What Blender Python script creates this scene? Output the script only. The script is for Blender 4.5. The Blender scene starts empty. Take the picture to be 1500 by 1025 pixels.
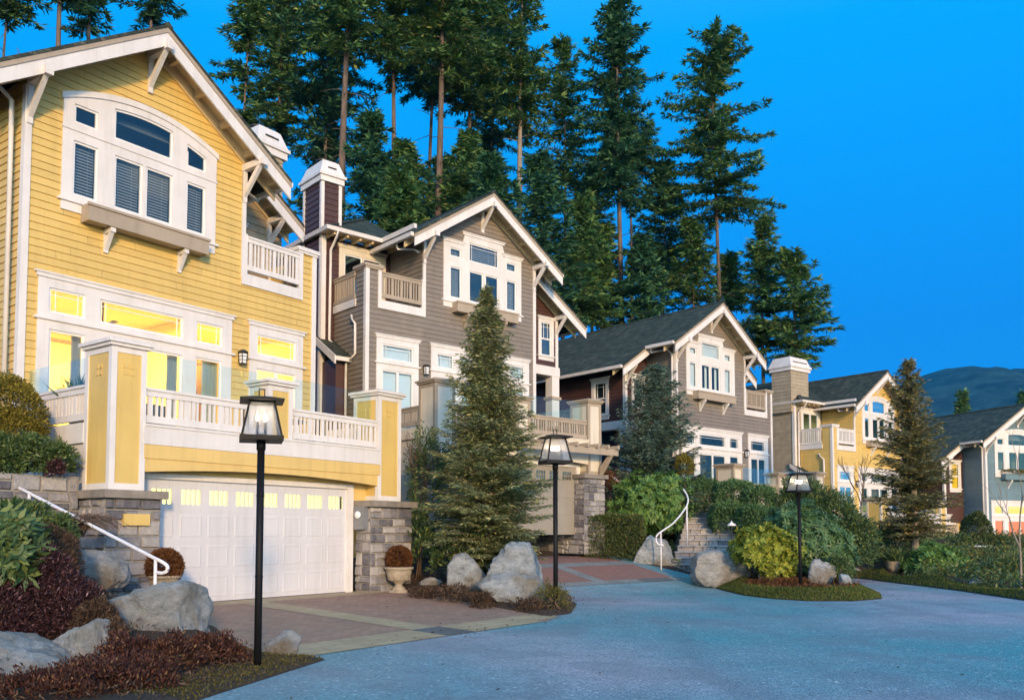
import bpy, math, random
import numpy as np
from mathutils import Vector, Matrix, noise
random.seed(7); RNG = np.random.default_rng(7)
sc = bpy.context.scene; COL = sc.collection
R = math.radians

# ------------------------------------------------------------------ camera
F, PITCH, CX, CY, CAMZ = 1270., R(3.3), 750., 707., 1.6
cd = bpy.data.cameras.new('camera'); cam = bpy.data.objects.new('camera', cd); COL.objects.link(cam)
cam.location = (0, 0, CAMZ); cam.rotation_euler = (R(90) + PITCH, 0, 0)
cd.sensor_width = 36; cd.lens = F / 1500 * 36; cd.shift_y = (CY - 512.5) / 1500
cd.clip_start = .1; cd.clip_end = 9000; sc.camera = cam

def spot(px, py, Y):
    """the place at depth Y metres that the survey of the photograph gives"""
    x = (px - CX) / F; u = -(py - CY) / F
    d = (x, math.cos(PITCH) - math.sin(PITCH) * u, math.sin(PITCH) + math.cos(PITCH) * u)
    t = Y / d[1]
    return Vector((d[0] * t, Y, CAMZ + d[2] * t))

# ------------------------------------------------------------------ materials
def nodes(name):
    m = bpy.data.materials.new(name); m.use_nodes = True
    nt = m.node_tree; nt.nodes.clear()
    out = nt.nodes.new('ShaderNodeOutputMaterial')
    return m, nt, out
def N(nt, t, **k):
    n = nt.nodes.new('ShaderNode' + t)
    for a, v in k.items():
        if a in n.inputs: n.inputs[a].default_value = v
        else: setattr(n, a, v)
    return n
def L(nt, a, b): nt.links.new(a, b)
def c4(c): return (c[0], c[1], c[2], 1)
def ramp(nt, fac, stops):
    r = N(nt, 'ValToRGB'); e = r.color_ramp.elements
    while len(e) < len(stops): e.new(.5)
    for el, (p, c) in zip(e, stops): el.position = p; el.color = c4(c)
    L(nt, fac, r.inputs['Fac']); return r.outputs['Color']
def mix(nt, fac, a, b, mode='MIX'):
    m = N(nt, 'Mix'); m.data_type = 'RGBA'; m.blend_type = mode
    for sock, v in ((m.inputs[0], fac), (m.inputs[6], a), (m.inputs[7], b)):
        if hasattr(v, 'node'): L(nt, v, sock)
        elif isinstance(v, (int, float)): sock.default_value = v
        else: sock.default_value = c4(v)
    return m.outputs[2]
def noise_fac(nt, scale, detail=5, coord='Object', rough=.6, vec=None):
    n = N(nt, 'TexNoise', Scale=scale, Detail=detail, Roughness=rough)
    if vec is None: vec = N(nt, 'TexCoord').outputs[coord]
    L(nt, vec, n.inputs['Vector']); return n.outputs['Fac']
def bump(nt, h, strength, dist, bsdf):
    b = N(nt, 'Bump', Strength=strength, Distance=dist)
    L(nt, h, b.inputs['Height']); L(nt, b.outputs['Normal'], bsdf.inputs['Normal'])
def paint(name, col, rough=.5, var=.12, scale=3., bmp=.15, bscale=60., spec=.4, stretch=None, dirt=None, board=0.):
    m, nt, out = nodes(name); b = N(nt, 'BsdfPrincipled', Roughness=rough); b.inputs['Specular IOR Level'].default_value = spec
    tc = N(nt, 'TexCoord').outputs['Object']
    v = tc
    if stretch:
        mp = N(nt, 'Mapping'); mp.inputs['Scale'].default_value = stretch; L(nt, tc, mp.inputs['Vector']); v = mp.outputs['Vector']
    n1 = noise_fac(nt, scale, 6, vec=v)
    lo = [x * (1 - var) for x in col]; hi = [min(1, x * (1 + var)) for x in col]
    c = ramp(nt, n1, [(.3, lo), (.7, hi)])
    if dirt:
        n3 = noise_fac(nt, scale * .35, 8, vec=v, rough=.7)
        f = ramp(nt, n3, [(.52, (0, 0, 0)), (.72, (1, 1, 1))])
        c = mix(nt, f, c, dirt)
    if spec == .4 and bmp:
        ms_ = N(nt, 'Mapping'); ms_.inputs['Scale'].default_value = (5., 5., .35); L(nt, tc, ms_.inputs['Vector'])
        c = mix(nt, 1., c, ramp(nt, noise_fac(nt, 1.3, 6, vec=ms_.outputs['Vector'], rough=.65), [(.34, (.92, .915, .90)), (.52, (1, 1, 1))]), 'MULTIPLY')
    if board:
        g = N(nt, 'NewGeometry').outputs['Random Per Island']; c = mix(nt, 1., c, ramp(nt, g, [(0, (1 - board,) * 3), (1, (1, 1, 1))]), 'MULTIPLY')
    L(nt, c, b.inputs['Base Color'])
    if bmp:
        n2 = noise_fac(nt, bscale, 4, vec=v); bump(nt, n2, bmp, .01, b)
    L(nt, b.outputs[0], out.inputs[0]); return m
def foliage(name, stops, transl=.25, rough=.6, big=None, spec=.25):
    m, nt, out = nodes(name); b = N(nt, 'BsdfPrincipled', Roughness=rough); b.inputs['Specular IOR Level'].default_value = spec
    g = N(nt, 'NewGeometry').outputs['Random Per Island']
    c = ramp(nt, g, stops)
    if big:
        f = noise_fac(nt, big[0], 3)
        c = mix(nt, ramp(nt, f, [(.42, (0, 0, 0)), (.6, (1, 1, 1))]), c, mix(nt, .75, c, big[1]))
    L(nt, c, b.inputs['Base Color'])
    t = N(nt, 'BsdfTranslucent'); L(nt, c, t.inputs['Color'])
    ms = N(nt, 'MixShader'); ms.inputs[0].default_value = transl
    L(nt, b.outputs[0], ms.inputs[1]); L(nt, t.outputs[0], ms.inputs[2]); L(nt, ms.outputs[0], out.inputs[0]); return m
def emit(name, col, st):
    m, nt, out = nodes(name); e = N(nt, 'Emission', Strength=st)
    e.inputs['Color'].default_value = c4(col); L(nt, e.outputs[0], out.inputs[0]); return m
def glassmat(name, tint, refl=.12, spec_col=(1, 1, 1), rough=.01, top=.7):
    m, nt, out = nodes(name)
    t = N(nt, 'BsdfTransparent'); t.inputs['Color'].default_value = c4(tint)
    g = N(nt, 'BsdfGlossy', Roughness=rough); g.inputs['Color'].default_value = c4(spec_col)
    lw = N(nt, 'LayerWeight', Blend=.25)
    mp = N(nt, 'MapRange'); mp.inputs['To Min'].default_value = refl; mp.inputs['To Max'].default_value = top
    L(nt, lw.outputs['Fresnel'], mp.inputs['Value'])
    ms = N(nt, 'MixShader'); L(nt, mp.outputs[0], ms.inputs[0]); L(nt, t.outputs[0], ms.inputs[1]); L(nt, g.outputs[0], ms.inputs[2])
    L(nt, ms.outputs[0], out.inputs[0]); return m

def seeded_glass():
    m, nt, out = nodes('seeded_lantern_glass'); t = N(nt, 'BsdfTransparent'); d = N(nt, 'BsdfTranslucent'); d.inputs['Color'].default_value = (.9, .86, .82, 1); g = N(nt, 'BsdfGlossy', Roughness=.12)
    a = N(nt, 'MixShader'); a.inputs[0].default_value = .3; L(nt, t.outputs[0], a.inputs[1]); L(nt, d.outputs[0], a.inputs[2])
    b = N(nt, 'MixShader'); b.inputs[0].default_value = .06; L(nt, a.outputs[0], b.inputs[1]); L(nt, g.outputs[0], b.inputs[2]); L(nt, b.outputs[0], out.inputs[0]); return m

def shingle_mat():
    m, nt, out = nodes('cedar_shingle'); b = N(nt, 'BsdfPrincipled', Roughness=.85)
    s = N(nt, 'SeparateXYZ'); L(nt, N(nt, 'TexCoord').outputs['Object'], s.inputs[0])
    add = N(nt, 'Math', operation='ADD'); L(nt, s.outputs[0], add.inputs[0]); L(nt, s.outputs[1], add.inputs[1])
    mul = N(nt, 'Math', operation='MULTIPLY'); L(nt, s.outputs[2], mul.inputs[0]); mul.inputs[1].default_value = 1.85
    cb = N(nt, 'CombineXYZ'); L(nt, add.outputs[0], cb.inputs[0]); L(nt, mul.outputs[0], cb.inputs[1])
    br = N(nt, 'TexBrick', Scale=1., Bias=0.)
    br.inputs['Mortar Size'].default_value = .012; br.inputs['Brick Width'].default_value = .19; br.inputs['Row Height'].default_value = .17
    br.inputs['Color1'].default_value = (0, 0, 0, 1); br.inputs['Color2'].default_value = (1, 1, 1, 1); br.inputs['Mortar'].default_value = (.2, .2, .2, 1)
    L(nt, cb.outputs[0], br.inputs['Vector'])
    n = noise_fac(nt, 1.6, 6)
    c = ramp(nt, br.outputs['Color'], [(0, (.018, .022, .013)), (.6, (.045, .048, .028)), (1, (.12, .115, .075))])
    c = mix(nt, ramp(nt, n, [(.45, (0, 0, 0)), (.75, (.6, .6, .6))]), c, (.016, .04, .03))
    L(nt, c, b.inputs['Base Color'])
    fr = N(nt, 'Math', operation='FRACT'); dv = N(nt, 'Math', operation='DIVIDE'); L(nt, mul.outputs[0], dv.inputs[0]); dv.inputs[1].default_value = .17
    L(nt, dv.outputs[0], fr.inputs[0])
    inv = N(nt, 'Math', operation='SUBTRACT'); inv.inputs[0].default_value = 1.; L(nt, fr.outputs[0], inv.inputs[1])
    h = N(nt, 'Math', operation='MULTIPLY_ADD'); L(nt, br.outputs['Fac'], h.inputs[0]); h.inputs[1].default_value = -.6; L(nt, inv.outputs[0], h.inputs[2])
    h2 = N(nt, 'Math', operation='MULTIPLY_ADD'); L(nt, br.outputs['Color'], h2.inputs[0]); h2.inputs[1].default_value = .5; L(nt, h.outputs[0], h2.inputs[2])
    bump(nt, h2.outputs[0], 1., .05, b)
    L(nt, b.outputs[0], out.inputs[0]); return m

def stone_mat(name, stops, bscale=14, lichen=None, rough=.85):
    m, nt, out = nodes(name); b = N(nt, 'BsdfPrincipled', Roughness=rough); b.inputs['Specular IOR Level'].default_value = .25
    g = N(nt, 'NewGeometry').outputs['Random Per Island']
    n = noise_fac(nt, 7, 8, rough=.7)
    a = N(nt, 'Math', operation='MULTIPLY_ADD'); L(nt, n, a.inputs[0]); a.inputs[1].default_value = .9
    s = N(nt, 'Math', operation='MULTIPLY_ADD'); L(nt, g, s.inputs[0]); s.inputs[1].default_value = .9; s.inputs[2].default_value = -.4
    L(nt, s.outputs[0], a.inputs[2])
    c = ramp(nt, a.outputs[0], stops)
    n3 = noise_fac(nt, 60, 3); c = mix(nt, .35, c, ramp(nt, n3, [(.35, (.25, .25, .25)), (.65, (1, 1, 1))]), 'MULTIPLY')
    if lichen:
        n4 = noise_fac(nt, 2.2, 8, rough=.75)
        c = mix(nt, ramp(nt, n4, [(.5, (0, 0, 0)), (.68, (.8, .8, .8))]), c, lichen)
    L(nt, c, b.inputs['Base Color'])
    n2 = noise_fac(nt, bscale, 9, rough=.7); bump(nt, n2, .6, .05, b)
    L(nt, b.outputs[0], out.inputs[0]); return m
def boulder_mat(name, stops, streak=(1, 1, 1.7)):
    m, nt, out = nodes(name); b = N(nt, 'BsdfPrincipled', Roughness=.85); b.inputs['Specular IOR Level'].default_value = .3
    mp = N(nt, 'Mapping'); mp.inputs['Scale'].default_value = streak; mp.inputs['Rotation'].default_value = (.6, .4, .2)
    L(nt, N(nt, 'TexCoord').outputs['Object'], mp.inputs['Vector']); v = mp.outputs['Vector']
    n = noise_fac(nt, 4.5, 12, vec=v, rough=.78); c = ramp(nt, n, stops)
    n2 = noise_fac(nt, 1.1, 6, rough=.6); c = mix(nt, ramp(nt, n2, [(.48, (0, 0, 0)), (.62, (.75, .75, .75))]), c, (.3, .24, .15))
    vo = N(nt, 'TexVoronoi', Scale=45); c = mix(nt, .35, c, ramp(nt, vo.outputs['Distance'], [(.05, (.3, .3, .3)), (.4, (1, 1, 1))]), 'MULTIPLY')
    n5 = noise_fac(nt, 3.2, 12, rough=.8); c = mix(nt, ramp(nt, n5, [(.6, (0, 0, 0)), (.64, (.7, .7, .7))]), c, (.07, .075, .075))
    L(nt, c, b.inputs['Base Color'])
    h = noise_fac(nt, 9, 14, vec=v, rough=.82); bump(nt, h, 1., .16, b)
    L(nt, b.outputs[0], out.inputs[0]); return m
def paver_mat(name, c1, c2, mort, w=.2, h=.1, rot=0., dirt=(.1, .08, .06)):
    m, nt, out = nodes(name); b = N(nt, 'BsdfPrincipled', Roughness=.75)
    mp = N(nt, 'Mapping'); mp.inputs['Rotation'].default_value = (0, 0, rot); L(nt, N(nt, 'TexCoord').outputs['Object'], mp.inputs['Vector'])
    br = N(nt, 'TexBrick', Scale=1.); br.inputs['Mortar Size'].default_value = .006; br.inputs['Brick Width'].default_value = w; br.inputs['Row Height'].default_value = h
    br.inputs['Color1'].default_value = c4(c1); br.inputs['Color2'].default_value = c4(c2); br.inputs['Mortar'].default_value = c4(mort)
    L(nt, mp.outputs[0], br.inputs['Vector'])
    n = noise_fac(nt, 1.3, 8, rough=.7); c = mix(nt, ramp(nt, n, [(.4, (0, 0, 0)), (.75, (.7, .7, .7))]), br.outputs['Color'], dirt)
    L(nt, c, b.inputs['Base Color'])
    iv = N(nt, 'Math', operation='SUBTRACT'); iv.inputs[0].default_value = 1; L(nt, br.outputs['Fac'], iv.inputs[1])
    n2 = noise_fac(nt, 40, 5); s = N(nt, 'Math', operation='MULTIPLY_ADD'); L(nt, n2, s.inputs[0]); s.inputs[1].default_value = .5; L(nt, iv.outputs[0], s.inputs[2])
    bump(nt, s.outputs[0], .6, .012, b); L(nt, b.outputs[0], out.inputs[0]); return m
def asphalt_mat():
    m, nt, out = nodes('asphalt'); b = N(nt, 'BsdfPrincipled', Roughness=.62); b.inputs['Specular IOR Level'].default_value = .5
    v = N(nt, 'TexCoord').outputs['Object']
    c = ramp(nt, noise_fac(nt, .14, 3, vec=v, rough=.5), [(.38, (.11, .38, .42)), (.5, (.27, .41, .46)), (.62, (.55, .48, .53))])  # broad teal and lavender patches paint shaded and lit road into the colour
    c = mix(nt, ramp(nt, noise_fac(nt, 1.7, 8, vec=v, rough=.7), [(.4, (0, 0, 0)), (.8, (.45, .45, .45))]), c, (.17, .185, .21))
    vo = N(nt, 'TexVoronoi', Scale=42.); L(nt, v, vo.inputs['Vector'])
    c = mix(nt, .75, c, ramp(nt, vo.outputs['Color'], [(.1, (.4, .4, .4)), (.7, (.9, .9, .9)), (.95, (1., 1., 1.))]), 'MULTIPLY')
    v2 = N(nt, 'TexVoronoi', Scale=30.); L(nt, v, v2.inputs['Vector']); c = mix(nt, ramp(nt, v2.outputs['Color'], [(.86, (0, 0, 0)), (.9, (.75, .75, .75))]), c, (.62, .62, .62))
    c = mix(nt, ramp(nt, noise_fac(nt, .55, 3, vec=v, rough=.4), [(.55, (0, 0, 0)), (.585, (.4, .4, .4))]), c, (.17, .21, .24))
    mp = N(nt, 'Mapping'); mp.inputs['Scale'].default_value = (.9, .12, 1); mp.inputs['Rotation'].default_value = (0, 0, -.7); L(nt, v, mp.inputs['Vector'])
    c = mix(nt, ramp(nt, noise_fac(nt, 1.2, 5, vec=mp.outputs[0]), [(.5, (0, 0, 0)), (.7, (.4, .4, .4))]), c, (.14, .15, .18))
    wn = N(nt, 'TexNoise', Scale=1.4, Detail=6.); L(nt, v, wn.inputs['Vector']); wv = mix(nt, .35, v, wn.outputs['Color'], 'ADD')
    ck = N(nt, 'TexVoronoi', Scale=.33); ck.feature = 'DISTANCE_TO_EDGE'; L(nt, wv, ck.inputs['Vector'])
    cm_ = mix(nt, 1., ramp(nt, ck.outputs['Distance'], [(.003, (1, 1, 1)), (.008, (0, 0, 0))]), ramp(nt, noise_fac(nt, .3, 2, vec=v), [(.56, (0, 0, 0)), (.66, (.4, .4, .4))]), 'MULTIPLY'); c = mix(nt, cm_, c, (.05, .055, .06))
    L(nt, c, b.inputs['Base Color'])
    bump(nt, vo.outputs['Distance'], .5, .02, b)
    L(nt, b.outputs[0], out.inputs[0]); return m

M = {}
M['yellow'] = paint('yellow_paint', (.72, .50, .155), board=.11, var=.06, scale=1.2, bscale=90, dirt=(.64, .44, .14))
M['yellow_pale'] = paint('pale_yellow_paint', (.72, .50, .175), var=.06, scale=1.2, bscale=90)
M['taupe'] = paint('taupe_paint', (.25, .21, .17), board=.13, var=.1, scale=1.5, bscale=90, dirt=(.2, .17, .14))
M['tan'] = paint('tan_paint', (.40, .32, .235), var=.08, scale=1.5, bscale=80)
M['tan_shingle'] = paint('tan_shingle_paint', (.42, .34, .23), board=.13, var=.14, scale=3, bscale=50)
M['brown'] = paint('dark_brown_paint', (.085, .04, .03), board=.13, var=.15, scale=2, bscale=70)
M['slate'] = paint('grey_green_paint', (.145, .22, .245), board=.13, var=.1, scale=1.5, bscale=80)
M['white'] = paint('white_trim_paint', (.74, .695, .66), var=.06, scale=1.5, bmp=.06, bscale=80, dirt=(.65, .60, .55))
M['cream'] = paint('cream_paint', (.68, .6, .47), var=.05, scale=1.5, bmp=.06, bscale=80)
M['door_white'] = paint('garage_door_white', (.64, .625, .64), var=.04, scale=1.2, bmp=.04, dirt=(.59, .575, .58))
M['door_beige'] = paint('garage_door_beige', (.30, .27, .225), var=.05, scale=1.2, bmp=.04)
M['vinyl'] = paint('window_vinyl', (.8, .78, .76), var=.02, bmp=0)
M['soffit'] = paint('soffit_board', (.68, .52, .3), var=.15, scale=3, stretch=(1, 6, 1))
M['shingle'] = shingle_mat()
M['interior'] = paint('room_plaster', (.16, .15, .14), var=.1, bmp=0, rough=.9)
M['warm_room'] = paint('warm_room_plaster', (.85, .72, .38), var=.04, bmp=0, rough=.9)
M['curtain'] = paint('curtain_cloth', (.78, .76, .72), var=.06, bmp=0, rough=.95, stretch=(14, 1, .2))
M['shade_cloth'] = paint('roller_shade_cloth', (.8, .8, .8), var=.03, bmp=0, rough=.95)
M['blind'] = paint('blind_slat', (.42, .4, .38), var=.04, bmp=0)
M['grey_curtain'] = paint('grey_curtain_cloth', (.45, .42, .36), var=.1, bmp=0, rough=.95, stretch=(14, 1, .2))
M['glass'] = glassmat('window_glass', (.8, .9, .92), .09, (.6, .95, .95))
M['clear'] = glassmat('clear_screen_glass', (.9, .97, .98), .015, top=.22)
M['lamp_glass'] = seeded_glass()
M['metal_black'] = paint('black_metal', (.008, .008, .009), rough=.55, var=.2, bmp=.05, spec=.18)
M['bronze'] = paint('bronze_lantern_metal', (.03, .025, .02), rough=.45, bmp=0)
M['rail_white'] = paint('white_handrail_paint', (.8, .78, .8), rough=.4, var=.03, bmp=.03)
M['bulb'] = emit('candle_bulb', (1, .82, .58), 26)
M['lantern_glow'] = emit('porch_lantern_glow', (1, .75, .35), 1.2)
M['garage_glow'] = emit('garage_window_light', (1, .84, .22), 2.4)
M['amber'] = emit('amber_lit_blind', (1, .52, .02), 1.0)
M['lit_yellow'] = emit('yellow_lit_room', (1, .72, .12), 1.0)
M['lit_coral'] = emit('coral_lit_curtain', (1, .20, .08), 1.0)
M['stone'] = stone_mat('granite_block', [(.05, (.13, .125, .14)), (.35, (.26, .245, .25)), (.6, (.37, .345, .33)), (.9, (.50, .46, .42))])
M['stone_pale'] = stone_mat('pale_granite_slab', [(.1, (.30, .29, .28)), (.5, (.42, .40, .38)), (.9, (.54, .52, .48))])
M['mortar'] = paint('stone_mortar', (.27, .245, .21), var=.2, scale=8, rough=.95)
M['cap'] = paint('stone_cap', (.24, .205, .17), var=.25, scale=5, rough=.85, bmp=.4, bscale=30)
M['boulder'] = boulder_mat('boulder_granite', [(.28, (.14, .155, .165)), (.42, (.40, .43, .44)), (.55, (.58, .61, .61)), (.7, (.74, .74, .72))])
M['boulder_b'] = boulder_mat('boulder_pale', [(.28, (.2, .19, .18)), (.42, (.45, .44, .43)), (.55, (.6, .585, .56)), (.7, (.74, .71, .66))])
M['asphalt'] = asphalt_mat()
M['brick_a'] = paver_mat('brown_paver', (.33, .17, .115), (.43, .245, .165), (.2, .14, .105), rot=R(-53.8), dirt=(.22, .155, .12))
M['brick_b'] = paver_mat('red_paver', (.27, .115, .085), (.34, .15, .11), (.2, .13, .1), rot=R(-41), dirt=(.22, .14, .12))
M['paver_tan'] = paver_mat('tan_paver', (.42, .31, .18), (.5, .37, .22), (.28, .2, .13), w=.22, h=.22, rot=R(-53.8), dirt=(.3, .2, .11))
M['paver_grey'] = paver_mat('grey_paver', (.12, .12, .125), (.16, .16, .165), (.09, .09, .09), w=.2, h=.1, rot=R(-53.8))
M['paver_pale'] = paver_mat('pale_grey_paver', (.26, .27, .26), (.31, .31, .3), (.18, .18, .18), w=.2, h=.1, rot=R(-41))
M['soil'] = paint('bark_mulch', (.05, .03, .02), var=.5, scale=18, bmp=1., bscale=28, rough=.95)
M['bark'] = paint('conifer_bark', (.135, .10, .078), var=.45, scale=6, bmp=1, bscale=9, rough=.95, stretch=(1, 1, .18))
M['bark_pale'] = paint('pale_bark', (.27, .22, .17), var=.3, scale=6, bmp=.8, bscale=9, rough=.95, stretch=(1, 1, .2))
M['stem'] = paint('shrub_stem', (.12, .08, .05), var=.3, scale=9, bmp=.5, rough=.9)
M['fir_a'] = foliage('fir_needles', [(0, (.045, .13, .05)), (.5, (.10, .22, .07)), (.85, (.19, .31, .09)), (1, (.32, .36, .1))], .2)
M['fir_b'] = foliage('hemlock_needles', [(0, (.03, .11, .066)), (.5, (.065, .18, .09)), (1, (.14, .28, .105))], .2)
M['spruce'] = foliage('spruce_needles', [(0, (0.101, 0.134, 0.062)), (.45, (0.207, 0.252, 0.101)), (.8, (0.358, 0.358, 0.151)), (1, (0.515, 0.459, 0.224))], .2)
M['spruce_blue'] = foliage('blue_spruce_needles', [(0, (0.065, 0.130, 0.104)), (.5, (0.124, 0.202, 0.150)), (1, (0.247, 0.325, 0.221))], .2)
M['spruce_far'] = foliage('far_spruce_needles', [(0, (0.075, 0.115, 0.063)), (.5, (0.184, 0.190, 0.081)), (1, (0.414, 0.322, 0.103))], .2)
M['leaf_dark'] = foliage('dark_evergreen_leaf', [(0, (0.039, 0.078, 0.026)), (.6, (0.085, 0.143, 0.046)), (1, (0.195, 0.234, 0.065))], .2, .45, spec=.4)
M['leaf_lime'] = foliage('lime_rhododendron_leaf', [(0, (0.127, 0.172, 0.023)), (.5, (0.276, 0.322, 0.040)), (1, (0.483, 0.460, 0.069))], .3, .5)
M['leaf_green'] = foliage('green_rhododendron_leaf', [(0, (0.068, 0.149, 0.041)), (.5, (0.128, 0.257, 0.061)), (1, (0.270, 0.378, 0.081))], .3, .45, spec=.4)
M['leaf_mid'] = foliage('mid_green_leaf', [(0, (0.052, 0.117, 0.046)), (.5, (0.098, 0.195, 0.072)), (1, (0.169, 0.260, 0.091))], .3, .45, spec=.4)
M['leaf_hedge'] = foliage('clipped_hedge_leaf', [(0, (0.041, 0.068, 0.024)), (.5, (0.081, 0.115, 0.038)), (.9, (0.149, 0.176, 0.054)), (1, (0.270, 0.216, 0.068))], .2)
M['leaf_gold'] = foliage('golden_clipped_leaf', [(0, (.10, .09, .014)), (.5, (.2, .165, .025)), (1, (.34, .26, .045))], .25)
M['leaf_olive'] = foliage('olive_leaf', [(0, (.07, .075, .02)), (.5, (.13, .13, .03)), (1, (.24, .19, .05))], .25)
M['heather'] = foliage('purple_heather_sprig', [(0, (.028, .012, .014)), (.55, (.06, .024, .028)), (.88, (.12, .055, .06)), (1, (.30, .19, .22))], .15)
M['heather_red'] = foliage('wine_red_leaf', [(0, (.03, .014, .012)), (.5, (.07, .028, .022)), (.88, (.13, .055, .038)), (1, (.27, .16, .08))], .2)
M['heather_brown'] = foliage('brown_heather_sprig', [(0, (.04, .024, .016)), (.6, (.09, .055, .034)), (1, (.2, .13, .08))], .15)
M['rust'] = foliage('rust_brown_leaf', [(0, (.075, .028, .01)), (.6, (.14, .055, .018)), (1, (.22, .1, .035))], .2)
M['grass'] = foliage('lawn_blade', [(0, (0.055, 0.094, 0.017)), (.6, (0.110, 0.154, 0.028)), (1, (0.264, 0.220, 0.066))], .3)
M['moss'] = foliage('thin_mossy_blade', [(0, (.05, .045, .015)), (.6, (.085, .085, .02)), (1, (.16, .12, .04))], .2)
M['twig'] = paint('bare_twig', (.13, .085, .06), var=.3, scale=20, bmp=0, rough=.9)
M['urn'] = paint('urn_concrete', (.36, .30, .22), var=.25, scale=9, bmp=.4, bscale=40, rough=.9)
M['chair_dark'] = paint('dark_wood', (.035, .025, .022), rough=.5, bmp=0)
M['meter'] = paint('meter_grey', (.2, .2, .21), rough=.5, bmp=0)
M['iron'] = paint('cast_iron', (.03, .03, .032), rough=.6, var=.3, bmp=.3)
M['mountain'] = paint('forested_slope', (.022, .045, .038), var=.7, scale=.02, bmp=1, bscale=.06, rough=1, spec=0)

# ------------------------------------------------------------------ mesh helpers
class MB:
    def __init__(s, m=None): s.v = []; s.f = []; s.m = m or (lambda x, y, z: (x, y, z))
    def add(s, vs, fs):
        o = len(s.v); s.v += [tuple(p) for p in vs]; s.f += [tuple(i + o for i in f) for f in fs]
    def quad(s, *p): s.add(p, [tuple(range(len(p)))])
    def box(s, x0, x1, y0, y1, z0, z1):
        s.add([(x0, y0, z0), (x1, y0, z0), (x1, y1, z0), (x0, y1, z0), (x0, y0, z1), (x1, y0, z1), (x1, y1, z1), (x0, y1, z1)],
              [(0, 3, 2, 1), (4, 5, 6, 7), (0, 1, 5, 4), (1, 2, 6, 5), (2, 3, 7, 6), (3, 0, 4, 7)])
    def taper(s, x0, x1, y0, y1, z0, z1, i):
        s.add([(x0, y0, z0), (x1, y0, z0), (x1, y1, z0), (x0, y1, z0), (x0 + i, y0 + i, z1), (x1 - i, y0 + i, z1), (x1 - i, y1 - i, z1), (x0 + i, y1 - i, z1)],
              [(0, 3, 2, 1), (4, 5, 6, 7), (0, 1, 5, 4), (1, 2, 6, 5), (2, 3, 7, 6), (3, 0, 4, 7)])
    def prism(s, poly, axis, a, b):
        """extrude a 2-D polygon along axis from a to b; poly holds the two other coordinates in x,y,z order"""
        n = len(poly)
        def P(q, t):
            return {'x': (t, q[0], q[1]), 'y': (q[0], t, q[1]), 'z': (q[0], q[1], t)}[axis]
        s.add([P(q, a) for q in poly] + [P(q, b) for q in poly],
              [tuple(range(n))[::-1], tuple(range(n, 2 * n))] + [(i, (i + 1) % n, (i + 1) % n + n, i + n) for i in range(n)])
    def bar(s, p, q, w, h, up=(0, 0, 1)):
        p = Vector(p); q = Vector(q); d = (q - p).normalized(); u = Vector(up)
        sd = d.cross(u)
        if sd.length < 1e-4: sd = d.cross(Vector((1, 0, 0)))
        sd.normalize(); u = sd.cross(d)
        c = [(-w / 2, -h / 2), (w / 2, -h / 2), (w / 2, h / 2), (-w / 2, h / 2)]
        s.add([p + sd * a + u * b for a, b in c] + [q + sd * a + u * b for a, b in c],
              [(3, 2, 1, 0), (4, 5, 6, 7), (0, 1, 5, 4), (1, 2, 6, 5), (2, 3, 7, 6), (3, 0, 4, 7)])
    def tube(s, pts, rad, n=8, cap=True):
        pts = [Vector(p) for p in pts]; k = len(pts)
        rs = rad if isinstance(rad, (list, tuple)) else [rad] * k
        base = len(s.v); ref = Vector((0, 0, 1)); vs = []; fs = []
        for i, p in enumerate(pts):
            d = (pts[min(i + 1, k - 1)] - pts[max(i - 1, 0)])
            d = d.normalized() if d.length > 1e-9 else Vector((0, 0, 1))
            a = d.cross(ref if abs(d.dot(ref)) < .95 else Vector((1, 0, 0))).normalized(); b = d.cross(a)
            for j in range(n):
                t = 2 * math.pi * j / n; vs.append(p + (a * math.cos(t) + b * math.sin(t)) * rs[i])
        for i in range(k - 1):
            for j in range(n): fs.append((i * n + j, i * n + (j + 1) % n, (i + 1) * n + (j + 1) % n, (i + 1) * n + j))
        if cap: fs += [tuple(range(n))[::-1], tuple(range((k - 1) * n, k * n))]
        s.add(vs, fs)
    def lathe(s, prof, cx=0, cy=0, n=20):
        vs = []; fs = []; k = len(prof)
        for r, z in prof:
            for j in range(n):
                t = 2 * math.pi * j / n; vs.append((cx + r * math.cos(t), cy + r * math.sin(t), z))
        for i in range(k - 1):
            for j in range(n): fs.append((i * n + j, i * n + (j + 1) % n, (i + 1) * n + (j + 1) % n, (i + 1) * n + j))
        fs += [tuple(range(n))[::-1], tuple(range((k - 1) * n, k * n))]
        s.add(vs, fs)
    def build(s, name, mat, parent=None, smooth=False):
        if not s.v: return None
        me = bpy.data.meshes.new(name); me.from_pydata([s.m(*p) for p in s.v], [], s.f)
        me.materials.append(mat)
        if smooth: me.shade_smooth()
        o = bpy.data.objects.new(name, me); COL.objects.link(o)
        if parent: o.parent = parent
        return o

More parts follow.
